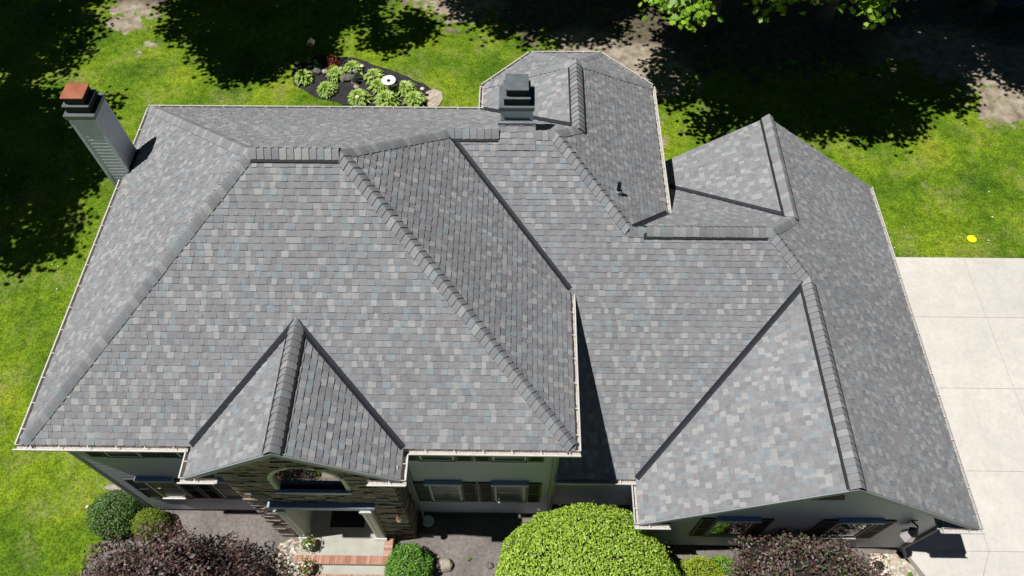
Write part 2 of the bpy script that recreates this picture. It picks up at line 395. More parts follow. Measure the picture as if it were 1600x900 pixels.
caps(mr, [(A0, L_, 'S', 'W'), (B0, R_, 'S', 'E'), (C0, L_, 'N', 'W'), (Q_, R_, 'N', 'E'), (R_, L_, 'S', 'N', .062)])
caps(wr, [(U_, T2, 'WS', 'E2'), (Vector((10.06, Q_.y, Q_.z)), Q_, 'WS', 'N', .062), (T2, Vector((10.92, Q_.y, Q_.z)), 'WS', 'N'),
          (U_, U_.lerp(G9, .12), 'WS', 'CN'), (U_.lerp(G9, .12), G9, 'WS', 'CN', .062)])
caps(orf, [(W_, T2, 'N', 'E2'), (W_-Vector((0, .12, 0)), O_, 'OW', 'E2', .062), (Vector(c1).lerp(O_, .03), O_, 'OW', 'ONW'), (Vector(c2).lerp(O_, .03), O_, 'ONW', 'ONN', .012), (Vector(c3).lerp(O_, .03), O_, 'ONN', 'ONE', .012), (Vector(c4).lerp(O_, .03), O_, 'ONE', 'E2')])
caps(grf, [(G6, G9, 'WS', 'G'), (G8, G9, 'CN', 'G'), (G3-Vector((0, .02, 0)), G6, 'GW', 'G', .062), (G7+Vector((0, .02, 0)), G8, 'NW', 'G', .062)])
caps(erf, [(Vector((gx_r, gy-.02, gz)), Vector((gx_r, gbk.y+.05, gz)), 'EW', 'EE', .05)])
def vents(parent, lst):
    for p, q, a, b in lst: mb = MB(); ventbox(mb, p, q, a, b); mb.build('ridge_vent', 'vent', parent)
vents(mr, [(L_, R_, 'S', 'N')])
vents(wr, [(Q_-Vector((.06, 0, 0)), Vector((10.05, Q_.y, Q_.z)), 'WS', 'N'), (U_.lerp(G9, .1), G9-Vector((.1, 0, 0)), 'WS', 'CN')])
vents(orf, [(W_-Vector((0, .1, 0)), O_-Vector((0, .15, 0)), 'OW', 'E2')])
vents(grf, [(G3+Vector((0, .01, 0)), G6-Vector((0, .1, 0)), 'GW', 'G'), (G7-Vector((0, .02, 0)), G8, 'NW', 'G')])
vents(erf, [(Vector((gx_r, gy+.02, gz)), Vector((gx_r, gbk.y-.15, gz)), 'EW', 'EE')])
def valleys(parent, lst):
    for p, q, a, b, *e in lst: mb = MB(); valley(mb, p, q, a, b, ext0=(e[0] if e else 0)); mb.build('valley_flashing', 'valley', parent)
valleys(wr, [(T_, Q_, 'WS', 'E'), (V_, U_, 'CN', 'E2'), (Ve, G8, 'CN', 'NW')])
valleys(orf, [(Vector((xOW, yN, He)), W_, 'N', 'OW')])
valleys(grf, [(Vector((xGW, yWS, E1)), G6, 'GW', 'WS')])
valleys(erf, [(Vector((gl, 0, He)), gbk, 'EW', 'S'), (Vector((gr, 0, He)), gbk, 'EE', 'S')])

def gutters(parent, lst):
    for i, (p, q, out, z) in enumerate(lst):
        mo, mi = MB(), MB(); gutter(mi, mo, p, q, out, z)
        o = mo.build('gutter', 'gutter', parent)
        # inside lining belongs to the same mesh: second material
        me = o.data; nv = len(me.vertices)
        b2 = mi.build('tmp', 'gutter_in', None); 
        import bmesh
        bm = bmesh.new(); bm.from_mesh(me); k = len(bm.faces); bm.from_mesh(b2.data); bm.faces.ensure_lookup_table()
        for f in bm.faces[k:]: f.material_index = 1
        bm.to_mesh(me); bm.free(); me.materials.append(M['gutter_in']); bpy.data.objects.remove(b2)
zg = He-.015; zg1 = E1-.015
gutters(mr, [((-.12, 0), (gl-.12, 0), (0, -1), zg), ((gr+.12, 0), (xE+.12, 0), (0, -1), zg), ((0, .0), (0, 7.38), (-1, 0), zg), ((0, 8.24), (0, yN), (-1, 0), zg),
             ((-.12, yN), (xOW, yN), (0, 1), zg), ((xE, 0), (xE, T_.y-.10), (1, 0), zg)])
gutters(orf, [((xE2, V_.y+.04), (xE2, oy2), (1, 0), zg), ((xOW, yN), (xOW, oy1), (-1, 0), zg),
              (c1[:2], c2[:2], tuple(Vector((-(yNN-oy1), xa-xOW)).normalized()), zg), (c2[:2], c3[:2], (0, 1), zg), (c3[:2], c4[:2], tuple(Vector((yNN-oy2, xE2-xb)).normalized()), zg)])
gutters(wr, [((11.5, yWS), (xGW, yWS), (0, -1), zg1)])
gutters(grf, [((xG, ySg), (xG, yNg), (1, 0), zg1-.03), ((xGW, ySg), (xGW, yWS-.13), (-1, 0), zg1),
              ((xGW-.12, ySg), (xGW+.72, ySg), (0, -1), zg1), ((xG+.12, ySg), (xG-.86, ySg), (0, -1), zg1-.03)])
gutters(erf, [((gl, gy), (gl, -.12), (-1, 0), zg), ((gr, gy), (gr, -.12), (1, 0), zg), ((gl-.12, gy), (gl+.66, gy), (0, -1), zg), ((gr+.12, gy), (gr-.68, gy), (0, -1), zg)])
# gable return caps (small grey lids on the returned gutters) and rake boards
def returncap(parent, x0, x1, y, z):
    mb = MB(); mb.mesh([(x0, y-.01, z+.01), (x1, y-.01, z+.01), (x1, y+.28, z+.10), (x0, y+.28, z+.10), (x0, y-.01, z-.02), (x1, y-.01, z-.02), (x1, y+.28, z-.02), (x0, y+.28, z-.02)],
        [(0, 1, 2, 3), (7, 6, 5, 4), (4, 5, 1, 0), (5, 6, 2, 1), (7, 4, 0, 3)]); mb.build('eave_return', 'trim', parent)
returncap(erf, gl+.05, gl+.62, gy, He-.02); returncap(erf, gr-.62, gr-.05, gy, He-.02)
returncap(grf, xGW+.05, xGW+.68, ySg, E1-.02); returncap(grf, xG-.82, xG-.05, ySg, E1-.05)
def rake(parent, p, q, y, outy, name='rake_board', m='trim', h=.17):
    mb = MB(); z_ = Vector((0, 0, 1)); p = Vector((p[0], y, p[1])); q = Vector((q[0], y, q[1])); o = Vector((0, outy*.03, 0))
    a = [p-z_*.005, q-z_*.005, q-z_*h, p-z_*h]; b = [v+o for v in a]
    mb.mesh(a+b, [(0, 1, 2, 3), (7, 6, 5, 4), (0, 4, 5, 1), (1, 5, 6, 2), (2, 6, 7, 3), (3, 7, 4, 0)]); mb.build(name, m, parent)
rake(erf, (gl, He), (gx_r, gz), gy, -1); rake(erf, (gr, He), (gx_r, gz), gy, -1)
rake(grf, (xGW, E1), (G3.x, G3.z), ySg, -1); rake(grf, (xG, E1-.03), (G3.x, G3.z), ySg, -1)
rake(grf, (xw2, P['NW'].z(xw2, 0)), (xNr, G7.z), yNg, 1); rake(grf, (xG, E1-.03), (xNr, G7.z), yNg, 1)

# walls: real lapped boards
def siding(name, p, q, z0, z1, parent=house, expo=.105, m='siding', clipf=None, flip=False, t=.011):
    """boards on a vertical wall from p to q (outward normal to the right of p->q)"""
    mb = MB(); p = Vector((p[0], p[1], 0)); q = Vector((q[0], q[1], 0)); d = (q-p); L = d.length; d /= L; n = Vector((d.y, -d.x, 0))
    z = z0
    while z < z1-1e-4:
        zt = min(z+expo, z1); a, b, a2, b2 = 0, L, 0, L
        if clipf:
            a, b = clipf(z); a2, b2 = clipf(zt)
            if b-a < .02: break
            if b2 < a2: a2 = b2 = (a2+b2)/2
        mb.face([p+d*a+n*t+Vector((0, 0, z)), p+d*b+n*t+Vector((0, 0, z)), p+d*b2+n*.001+Vector((0, 0, zt)), p+d*a2+n*.001+Vector((0, 0, zt))])
        mb.face([p+d*a+Vector((0, 0, z)), p+d*b+Vector((0, 0, z)), p+d*b+n*t+Vector((0, 0, z)), p+d*a+n*t+Vector((0, 0, z))])
        z = zt
    return mb.build(name, m, parent)
F = .22
xw0, xw1, yw0, yw1 = .30, 11.5, .31, 9.77
zt = He-.13
siding('siding_wall', (xw0, yw0), (xw1, yw0), F, zt); siding('siding_wall', (xw0, yw1), (xw0, yw0), F, zt)
siding('siding_wall', (xw1, yw0), (xw1, 5.2), F, zt); siding('siding_wall', (9.78, yw1), (xw0, yw1), F, zt)
for a, b in (((9.78, 11.0), (9.78, yw1)), ((xw2, 4.5), (xw2, 10.97)), ((xw2, 10.97), (12.82, 12.19)), ((12.82, 12.19), (10.99, 12.19)), ((10.99, 12.19), (9.78, 11.0))):
    siding('siding_wall', a, b, F, zt)
siding('siding_wall', (xw1, .56), (13.75, .56), F, E1-.1)
gy0 = -.5; gxl, gxr = 13.75, 21.04
def gclip(z):
    zl = E1-.12
    if z <= zl: return 0, gxr-gxl
    return max(0, (z-zl)/.70+(xGW-gxl)+.0), min(gxr-gxl, gxr-gxl-((z-zl)/.727-(xG-gxr)))
siding('siding_wall', (gxl, gy0), (gxr, gy0), F, G3.z-.1, clipf=gclip)
siding('siding_wall', (gxl, .56), (gxl, gy0), F, E1-.02); siding('siding_wall', (gxr, gy0), (gxr, 9.3), F, E1-.02)
nzb = P['NW'].z(xw2, 0)-.12
def nclip(z):   # p->q runs from east to west
    zl = E1-.12; a = max(0, (z-zl)/.727-(xG-gxr)); Ln = gxr-xw2
    b = Ln if z < nzb else Ln-(z-nzb)/.723
    return a, b
siding('siding_wall', (gxr, 9.3), (xw2, 9.3), F, G7.z-.1, clipf=nclip)
# soffits / ceilings closing the walls
mb = MB(); mb.box(.0, xE, .0, yN, He-.165, He-.128); mb.build('soffit', 'soffit', house)
mb = MB(); mb.mesh([(xOW, 9, He-.16), (xE2, 5.2, He-.16), (xE2, oy2, He-.16), (xb, yNN, He-.16), (xa, yNN, He-.16), (xOW, oy1, He-.16)], [(5, 4, 3, 2, 1, 0)]); mb.build('soffit', 'soffit', house)
mb = MB(); mb.box(11.51, 13.7, yWS, .57, E1-.16, E1-.128); mb.build('soffit', 'soffit', house); mb = MB(); mb.box(xGW, gxl+.01, ySg, .555, E1-.161, E1-.129); mb.build('soffit', 'soffit', house); mb = MB(); mb.box(gxr-.01, xG, ySg, yNg, E1-.19, E1-.158); mb.build('soffit', 'soffit', house); mb = MB()
mb.box(gxl+.01, gxl+.45, ySg, gy0, E1-.16, E1-.128); mb.build('soffit', 'soffit', house); mb = MB(); mb.box(gxr-.55, gxr-.01, ySg, gy0, E1-.19, E1-.158); mb.build('soffit', 'soffit', house)
mb = MB(); mb.box(gl, gl+.35, gy, 0, He-.16, He-.128); mb.build('soffit', 'soffit', house); mb = MB(); mb.box(gr-.30, gr, gy, 0, He-.16, He-.128); mb.build('soffit', 'soffit', house)
# interior blockers (first floor ceilings) and foundation
mb = MB()
def fbox(a): mb.box(*a)
for a in ((xw0, xw1, yw0, yw1), (xw1-.1, xw2, .6, 10.9), (10.9, 12.8, 10, 12.15), (gxl+.02, gxr, gy0+.02, 9.28)): mb.box(a[0]+.01, a[1]-.01, a[2]+.01, a[3]-.01, -.3, F)
mb.build('foundation', mat('foundation_block', (.20, .185, .17), .9, noise_s=[5, 20], noise_amt=.2), house)
def cb(x, y, z0, z1, sx=1, sy=1, m='trim'):
    b = MB(); w = .085
    b.box(min(x-.018*sx, x+w*-sx), max(x-.018*sx, x+w*-sx), y-.018 if sy < 0 else y-.001, y+.001 if sy < 0 else y+.018, z0, z1) if False else None
    # L shaped corner board
    ox = x+.02*sx; oy = y+.02*sy
    b.box(min(ox, ox-w*sx), max(ox, ox-w*sx), min(oy, oy-.02*sy), max(oy, oy-.02*sy), z0, z1)
    b.box(min(ox, ox-.02*sx), max(ox, ox-.02*sx), min(oy-.021*sy, oy-w*sy), max(oy-.021*sy, oy-w*sy), z0, z1)
    b.build('corner_board', m, house)
cb(xw0, yw0, F, zt, -1, -1); cb(xw1, yw0, F, zt, 1, -1); cb(xw0, yw1, F, zt, -1, 1)
cb(gxl, gy0, F, E1-.13, -1, -1); cb(gxr, gy0, F, E1-.16, 1, -1); cb(gxr, 9.3, F, E1-.16, 1, 1); cb(xw2, 10.97, F, zt, 1, 1)

# windows and shutters
M['blind'] = mat('window_with_blinds', (.05, .075, .09), .22, spec=.5)
M['screen'] = mat('window_screen', (.02, .024, .028), .35, spec=.5)
def window(x0, x1, z0, z1, y, hood=True, sill=True, gm='glass'):
    fr = MB(); t = .042; yo = y-.045
    fr.box(x0, x0+t, yo, y, z0, z1); fr.box(x1-t, x1, yo, y, z0, z1); fr.box(x0+t, x1-t, yo, y, z1-t, z1); fr.box(x0+t, x1-t, yo, y, z0, z0+t)
    zm = (z0+z1)/2; fr.box(x0+t, x1-t, yo+.012, y-.002, zm-.02, zm+.02)
    w = fr.build('window', 'creamtrim', house)
    g = MB(); g.box(x0+t, x1-t, y-.026, y-.018, z0+t, z1-t); g.build('pane', gm, w)
    if hood: h = MB(); h.box(x0-.08, x1+.08, y-.12, y-.002, z1+.002, z1+.14); h.build('lintel', 'lintel', w)
    if sill: h = MB(); h.box(x0-.03, x1+.03, y-.075, y-.002, z0-.05, z0-.002); h.build('sill', 'gutter', w)
def shutter(x0, x1, z0, z1, y):
    b = MB(); f = .05
    b.box(x0, x0+f, y-.05, y-.016, z0, z1); b.box(x1-f, x1, y-.05, y-.016, z0, z1)
    zm = z0+(z1-z0)*.48
    for zz in (z0, zm-.03, z1-.06): b.box(x0+f, x1-f, y-.05, y-.016, zz, zz+.06)
    z = z0+.07
    while z < z1-.08:
        if abs(z-zm) > .05: b.mesh([(x0+f, y-.044, z), (x1-f, y-.044, z), (x1-f, y-.024, z+.035), (x0+f, y-.024, z+.035)], [(0, 1, 2, 3)])
        z += .04
    b.box(x0+f, x1-f, y-.022, y-.016, z0+.06, z1-.06)
    b.build('shutter', 'black', house)
y = yw0
for dz, hd in ((0, True), (3.16, False)):
    z0, z1 = 1.36+dz, 2.86+dz-(.35 if dz else 0)
    for a, b in ((8.34, 9.12), (10.0, 10.77)): window(a, b, z0, z1, y, hd, gm='blind')
    for a, b in ((7.98, 8.30), (9.16, 9.55), (9.59, 9.96), (10.81, 11.18)): shutter(a, b, z0-.02, z1+.02, y)
    for a, b in ((1.14, 1.92), (2.80, 3.58)): window(a, b, z0, z1, y, hd, gm='screen')
    for a, b in ((.72, 1.10), (1.96, 2.34), (2.38, 2.76), (3.62, 4.0)): shutter(a, b, z0-.02, z1+.02, y)
for a, b in ((15.47, 16.38), (18.42, 19.33)):
    window(a, b, 1.30, 2.86, gy0); shutter(a-.42, a-.04, 1.28, 2.88, gy0); shutter(b+.04, b+.42, 1.28, 2.88, gy0)
# gable attic vent on garage front
mb = MB(); n = 14
pts = [(17.42-.42, 4.55)]+[(17.42+.42*math.cos(math.pi-math.pi*k/n), 4.55+.42*math.sin(math.pi*k/n)) for k in range(1, n)]+[(17.42+.42, 4.55)]
mb.mesh([(x, gy0-.05, z) for x, z in pts]+[(x, gy0, z) for x, z in pts], [tuple(range(len(pts)))]+[(i, i+len(pts), (i+1) % len(pts)+len(pts), (i+1) % len(pts)) for i in range(len(pts))])
mb.build('gable_vent', 'black', house)
# garage doors on the driveway side
for ya, yb in ((1.2, 3.9), (4.9, 7.6)):
    b = MB(); b.box(gxr+.01, gxr+.05, ya, yb, .12, 2.4)
    for k in range(4):
        for j in range(4): b.box(gxr+.05, gxr+.07, ya+.08+j*(yb-ya-.1)/4, ya+(j+1)*(yb-ya-.1)/4, .2+k*.56, .66+k*.56)
    b.build('garage_door', 'creamtrim', house)
# downspouts
def spout(pts, parent=house):
    b = MB(); b.tube(pts, .04, 6); b.build('downspout', 'trim', parent)
spout([(7.93, .10, He-.14), (7.95, .22, He-.4), (7.95, .24, .35), (7.97, .0, .12)])
spout([(11.44, .12, He-.14), (11.42, .24, He-.5), (11.42, .24, 3.6), (11.42, .24, .35)])
spout([(gxr-.12, -.60, E1-.18), (gxr-.06, -.56, E1-.4), (gxr-.06, -.56, .4), (gxr+.1, -.75, .1)])
# vent pipe on the rear slope
vp = MB(); c = at('E2', 12.97, 6.2); vp.tube([c-Vector((0, 0, .05)), c+Vector((0, 0, .36))], .045, 12); vp.tube([c+Vector((0, 0, .36)), c+Vector((0, 0, .361))], .03, 12)
v = vp.build('vent_pipe', 'blackmetal', house); b = MB(); b.lathe((c.x, c.y, c.z+.0), [(.11, -.05), (.09, .08), (.06, .10)], 14); b.build('pipe_boot', 'lead', v)

# chimneys
def chimney(x0, x1, y0, y1, zb, ztop, lid_m, lidc, boards, seed):
    b = MB(); b.box(x0, x1, y0, y1, zb, ztop-.02); body = b.build('chimney', 'chim', house)
    for a, q in (((x0, y0), (x1, y0)), ((x1, y0), (x1, y1)), ((x1, y1), (x0, y1)), ((x0, y1), (x0, y0))):
        if boards: siding('siding', a, q, zb+.05, ztop-.08, parent=body, m='chim', expo=.118, t=.013)
    t = MB()
    for cx, sx in ((x0, -1), (x1, 1)):
        for cy, sy in ((y0, -1), (y1, 1)):
            ox = cx+.022*sx; oy = cy+.022*sy
            t.box(min(ox, ox-.08*sx), max(ox, ox-.08*sx), min(oy, oy-.08*sy), max(oy, oy-.08*sy), zb, ztop-.03)
    t.build('corner_trim', 'chim', body)
    p = MB(); p.box(x0-.06, x1+.06, y0-.06, y1+.06, ztop-.03, ztop+.02); p.box(x0-.05, x1+.05, y0-.05, y1+.05, ztop-.10, ztop-.031)
    p.build('chimney_crown', 'lead', body)
    cx, cy = (x0+x1)/2, (y0+y1)/2; s = .30
    q = MB(); q.box(cx-s, cx+s, cy-s, cy+s, ztop+.02, ztop+.22); q.box(cx-s+.06, cx+s-.06, cy-s+.06, cy+s-.06, ztop+.245, ztop+.42); q.build('flue_shroud', 'blackmetal', body)
    r_ = MB(); r_.box(cx-s-.02, cx+s+.02, cy-s-.02, cy+s+.02, ztop+.221, ztop+.244); r_.build('shroud_rim', 'lead', body)
    l = MB(); w = .27; zz = ztop+.44
    l.mesh([(cx-w, cy-w, zz), (cx+w, cy-w, zz), (cx+w, cy+w, zz), (cx-w, cy+w, zz), (cx-w, cy-w, zz+.025), (cx+w, cy-w, zz+.025), (cx+w, cy+w, zz+.025), (cx-w, cy+w, zz+.025), (cx, cy, zz+.045)],
           [(3, 2, 1, 0), (0, 1, 5, 4), (1, 2, 6, 5), (2, 3, 7, 6), (3, 0, 4, 7), (4, 5, 8), (5, 6, 8), (6, 7, 8), (7, 4, 8)])
    l.build('cap_lid', lid_m, body); return body
ch1 = chimney(-.40, .23, 7.46, 8.16, 0, 8.22, 'copper', None, True, 1)
ch1['label'] = 'tall sided chimney with copper lid at the left eave'
b = MB(); z0 = P['W'].z(.23, 0); b.box(.23, .275, 7.40, 8.22, z0-.1, z0+.09); b.build('base_flashing', 'valley', ch1)
ch2 = chimney(10.12, 10.84, 7.30, 7.93, 7.6, 8.75, 'lead', None, False, 2)
ch2['label'] = 'short dark boxed chimney with grey lid on the roof ridge'
b = MB(); b.tube([(10.03, 7.23, 8.30), (10.93, 7.23, 8.30)], .05, 8); b.box(10.16, 10.80, 7.262, 7.28, 8.33, 8.37); b.build('front_flashing', 'lead', ch2)
# shingled saddle running up to the short chimney
P['SD'] = Pl(P['WS'].c+.02, 0, P['WS'].gy)
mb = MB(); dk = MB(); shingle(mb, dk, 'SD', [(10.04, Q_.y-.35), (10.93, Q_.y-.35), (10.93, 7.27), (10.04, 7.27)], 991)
sdl = mb.build('chimney_saddle', 'shingle', house); dk.build('saddle_deck', 'deck', sdl)
b = MB(); b.mesh([(10.05, Q_.y-.05, Q_.z-.15), (10.05, 7.26, Q_.z-.25), (10.05, 7.26, P['SD'].z(0, 7.26)-.01), (10.05, Q_.y-.05, P['SD'].z(0, Q_.y-.05)-.01)], [(0, 1, 2, 3)])
b.mesh([(10.92, Q_.y-.05, Q_.z-.15), (10.92, 7.26, Q_.z-.25), (10.92, 7.26, P['SD'].z(0, 7.26)-.01), (10.92, Q_.y-.05, P['SD'].z(0, Q_.y-.05)-.01)], [(0, 1, 2, 3)]); b.build('saddle_cheek', 'deck', sdl)

# ---- stone entry tower
tx0, tx1, ty = 4.08, 7.76, -.33
SP = [(.25, .215, .20), (.31, .24, .20), (.21, .185, .185), (.36, .29, .25), (.30, .205, .165), (.23, .21, .215), (.33, .27, .235)]
ox0, ox1, oz1 = 4.93, 6.78, 2.94          # porch opening
ax0, ax1, az0, azt = 5.06, 6.74, 4.20, 5.74
def in_arch(x, z, m=0):
    cx = (ax0+ax1)/2; rx = (ax1-ax0)/2+m; zs = az0+.55
    if x < ax0-m or x > ax1+m or z < az0-m: return False
    if z <= zs: return True
    return ((x-cx)/rx)**2+((z-zs)/(azt-zs+m))**2 < 1
def gline(x): return min(P['EW'].z(x, 0), P['EE'].z(x, 0))-.14
random.seed(5); st = MB(); z = -.02
while z < 7.3:
    h = random.uniform(.07, .15); x = tx0-.02
    while x < tx1+.02:
        w = random.uniform(.14, .46); xe = min(x+w, tx1+.03)
        segs = [(x, xe)]; cz = z+h/2
        def cut(segs, test):
            out = []
            for a, b in segs:
                n = max(2, int((b-a)/.02)); cur = None
                for i in range(n+1):
                    xx = a+(b-a)*i/n; ins = test(xx)
                    if not ins and cur is None: cur = xx
                    if ins and cur is not None: out.append((cur, xx)); cur = None
                if cur is not None: out.append((cur, b))
            return out
        segs = cut(segs, lambda xx: (ox0-.16 < xx < ox1+.16 and cz < oz1+.2) or in_arch(xx, cz, .03) or z+h > gline(xx))
        for a, b in segs:
            if b-a < .04: continue
            dpt = random.choice([.02, .026, .032, .04, .055])*random.uniform(.85, 1.15); c = random.choice(SP); j = random.uniform(.85, 1.15)
            st.box(a+.001, b-.002, ty-dpt, ty+.05, z+.001, z+h-.002, tuple(v*j for v in c), jit=.009)
        x = xe+.001
    # side faces
    for xs, sg in ((tx0, -1), (tx1, 1)):
        yy = ty+.03
        while yy < yw0:
            w = random.uniform(.12, .35); ye = min(yy+w, yw0)
            if z+h < He-.17 and ye-yy > .03:
                dpt = random.uniform(.01, .06); c = random.choice(SP); j = random.uniform(.8, 1.2)
                st.box(xs-.04 if sg > 0 else xs-dpt, xs+dpt if sg > 0 else xs+.04, yy+.003, ye-.003, z+.003, z+h-.004, tuple(v*j for v in c), jit=.005)
            yy = ye
    z += h
sw = st.build('stone_wall', 'stone', house)
b = MB()   # mortar backing wall in pieces round the openings
yb0, yb1 = ty-.005, ty+.06
b.box(tx0, ox0-.10, yb0, yb1, 0, 4.15); b.box(ox1+.10, tx1, yb0, yb1, 0, 4.15); b.box(ox0-.10, ox1+.10, yb0, yb1, oz1+.05, 4.15)
xs = np.linspace(tx0, tx1, 60)
for a, c in zip(xs[:-1], xs[1:]):
    m_ = (a+c)/2; top = min(gline(a), gline(c)); zz = 4.15; zt_ = 4.15
    if ax0 < m_ < ax1:
        zt_ = az0+.02
        while in_arch(m_, zt_): zt_ += .02
    if zt_ > 4.15: b.box(a, c, yb0, yb1, 4.15, az0) 
    b.box(a, c, yb0, yb1, zt_, max(top, zt_+.01))
b.box(tx0, tx0+.03, ty, yw0, 0, He-.17); b.box(tx1-.03, tx1, ty, yw0, 0, He-.17)
b.build('mortar_backing', mat('dark_mortar', (.24, .215, .19), .95, noise_s=20, noise_amt=.3), sw)
# arched window
fr = MB(); n = 26; cx = (ax0+ax1)/2; rx = (ax1-ax0)/2; zs = az0+.55
def arc(o, y): return [(ax0-o, y, az0-.0)]+[(cx+(rx+o)*math.cos(math.pi-math.pi*k/n), y, zs+(azt-zs+o)*math.sin(math.pi*k/n)) for k in range(n+1)]+[(ax1+o, y, az0-.0)]
A_, B_, C_, D_ = arc(.03, ty-.03), arc(-.07, ty-.03), arc(-.07, ty+.10), arc(.03, ty+.10)
for i in range(len(A_)-1):
    fr.face([A_[i], A_[i+1], B_[i+1], B_[i]]); fr.face([B_[i], B_[i+1], C_[i+1], C_[i]]); fr.face([D_[i], D_[i+1], A_[i+1], A_[i]])
aw = fr.build('arched_window', 'creamtrim', house); aw['label'] = 'arched window with reflective glass over the entry'
g = MB(); g.face(arc(-.05, ty+.055)[::1]); g.build('pane', 'glass', aw)
b = MB(); b.box(ax0-.03, ax1+.03, ty-.09, ty+.1, az0-.13, az0); b.build('sill', 'lintel', aw)
# entablature, columns, recess, door
b = MB(); b.box(4.62, 7.12, ty-.155, ty-.07, 3.02, 3.18); b.box(4.58, 7.16, ty-.165, ty-.0, 3.18, 3.26); b.build('entablature', 'lintel', house)
b = MB(); b.box(4.60, 7.10, ty-.17, ty+.0, 3.261, 3.275); b.build('entablature_flashing', 'lintel', house)
for cx_ in (4.82, 6.90):
    b = MB(); b.box(cx_-.12, cx_+.12, ty-.17, ty+.07, .36, 3.02); co = b.build('porch_column', 'creamtrim', house)
    b = MB()
    b.box(cx_-.16, cx_+.16, ty-.21, ty-.172, .36, .50); b.box(cx_-.16, cx_+.16, ty-.22, ty-.172, .36, .42); b.box(cx_-.15, cx_+.15, ty-.20, ty-.172, 2.88, 3.018); b.build('column_base', 'gutter', co)
    b = MB(); b.box(cx_-.08, cx_-.03, ty-.18, ty-.171, .6, 2.8); b.box(cx_+.03, cx_+.08, ty-.18, ty-.171, .6, 2.8); b.build('column_fluting', 'creamtrim', co)
yd = 1.35
b = MB(); b.box(ox0-.10, ox0-.02, ty+.07, yd, .36, 3.0); b.box(ox1+.02, ox1+.1, ty+.07, yd, .36, 3.0); b.box(ox0-.02, ox1+.02, ty+.061, yd, 2.92, 3.0); b.box(ox0-.02, ox1+.02, yd-.01, yd+.04, .36, 2.92)
for k in range(3):
    b.box(ox0-.02, ox0-.005, ty+.15+k*.5, ty+.20+k*.5, .4, 2.8)
b.build('porch_recess', 'creamtrim', house)
d = MB(); d.box(5.35, 6.35, yd-.05, yd-.012, .37, 2.5)
for zz in (.5, 1.1, 1.75):
    for xx in (5.45, 5.92): d.box(xx, xx+.34, yd-.065, yd-.051, zz, zz+.48)
dr = d.build('front_door', 'door', house); h = MB(); h.tube([(6.26, yd-.06, 1.35), (6.26, yd-.12, 1.35), (6.16, yd-.12, 1.35)], .012, 6); h.build('handle', 'lead', dr)
for xx in (5.0, 6.42): g = MB(); g.box(xx, xx+.28, yd-.03, yd-.012, .9, 2.5); g.build('sidelight', 'glass', house)
# lanterns
def lantern(x, y, z, s, body, glassm, label, arm=.2):
    yc_ = y-arm
    b = MB(); b.box(x-.07*s, x+.07*s, y-.02, y, z-.06*s, z+.14*s); b.tube([(x, y-.02, z+.06*s), (x, y-arm*.7, z+.20*s), (x, yc_, z+.14*s)], .016*s, 6)
    o = b.build('wall_lantern', body, house); o['label'] = label
    g = MB(); g.lathe((x, yc_, z-.28*s), [(.09*s, -.03*s), (.135*s, 0), (.085*s, .27*s)], 6); g.build('lantern_glass', glassm, o)
    r_ = MB(); r_.lathe((x, yc_, z-.01*s), [(.105*s, 0), (.105*s, .015*s), (.02*s, .14*s)], 6); r_.build('lantern_roof', body, o)
lantern(20.16, gy0, 2.72, 1.3, 'blackmetal', 'glow', 'large white glass lantern on the garage front', .25)
lantern(7.62, ty-.05, 2.4, .6, 'copper', 'glow', 'small copper lantern on the stone entry', .09)

# ------------------------------------------------------------------ ENTRY PORCH (slab, brick borders, steps)
porch = empty('entry_porch', (5.9, -.7, 0), 'concrete entry porch with brick edging and brick steps', 'porch'); porch['org'] = (5.9, -.7, 0)
b = MB(); b.box(4.66, 6.98, -.935, .34+.9, .0, .352); b.build('porch_slab', 'porchc', porch)
def bricks(name, x0, x1, y0, y1, z, alongx=True, h=.06):
    b = MB(); random.seed(int(x0*100+y0*10)); n = max(1, round(((x1-x0) if alongx else (y1-y0))/.072))
    for i in range(n):
        c = random.choice([(.42, .20, .13), (.48, .25, .17), (.50, .30, .22), (.38, .17, .12), (.52, .34, .26)])
        if alongx: b.box(x0+(x1-x0)*i/n+.004, x0+(x1-x0)*(i+1)/n-.004, y0, y1, z-h, z+random.uniform(0, .003), c)
        else: b.box(x0, x1, y0+(y1-y0)*i/n+.004, y0+(y1-y0)*(i+1)/n-.004, z-h, z+random.uniform(0, .003), c)
    b.build(name, 'brick', porch)
b = MB(); b.box(4.60, 7.21, -1.155, -.936, 0, .346); b.box(6.981, 7.21, -.935, -.36, 0, .346)
b.box(4.60, 7.21, -1.39, -1.156, 0, .17); b.box(4.60, 7.21, -1.62, -1.391, 0, .165); b.box(4.60, 7.21, -1.86, -1.621, 0, .02); b.build('mortar_bed', 'mortar', porch)
bricks('brick_border', 4.62, 7.20, -1.15, -.94, .356); bricks('brick_border', 6.99, 7.20, -.935, -.37, .356, False)
b = MB(); b.box(4.62, 7.19, -1.375, -1.16, .171, .182); b.build('step_tread', 'porchc', porch)
bricks('brick_step', 4.62, 7.20, -1.61, -1.40, .184); 
b = MB(); b.box(5.44, 6.38, -.19, .40, .353, .372); dm = b.build('doormat', 'mat_rubber'); tag(dm, 'black rectangular doormat lying on the porch before the door', 'doormat')

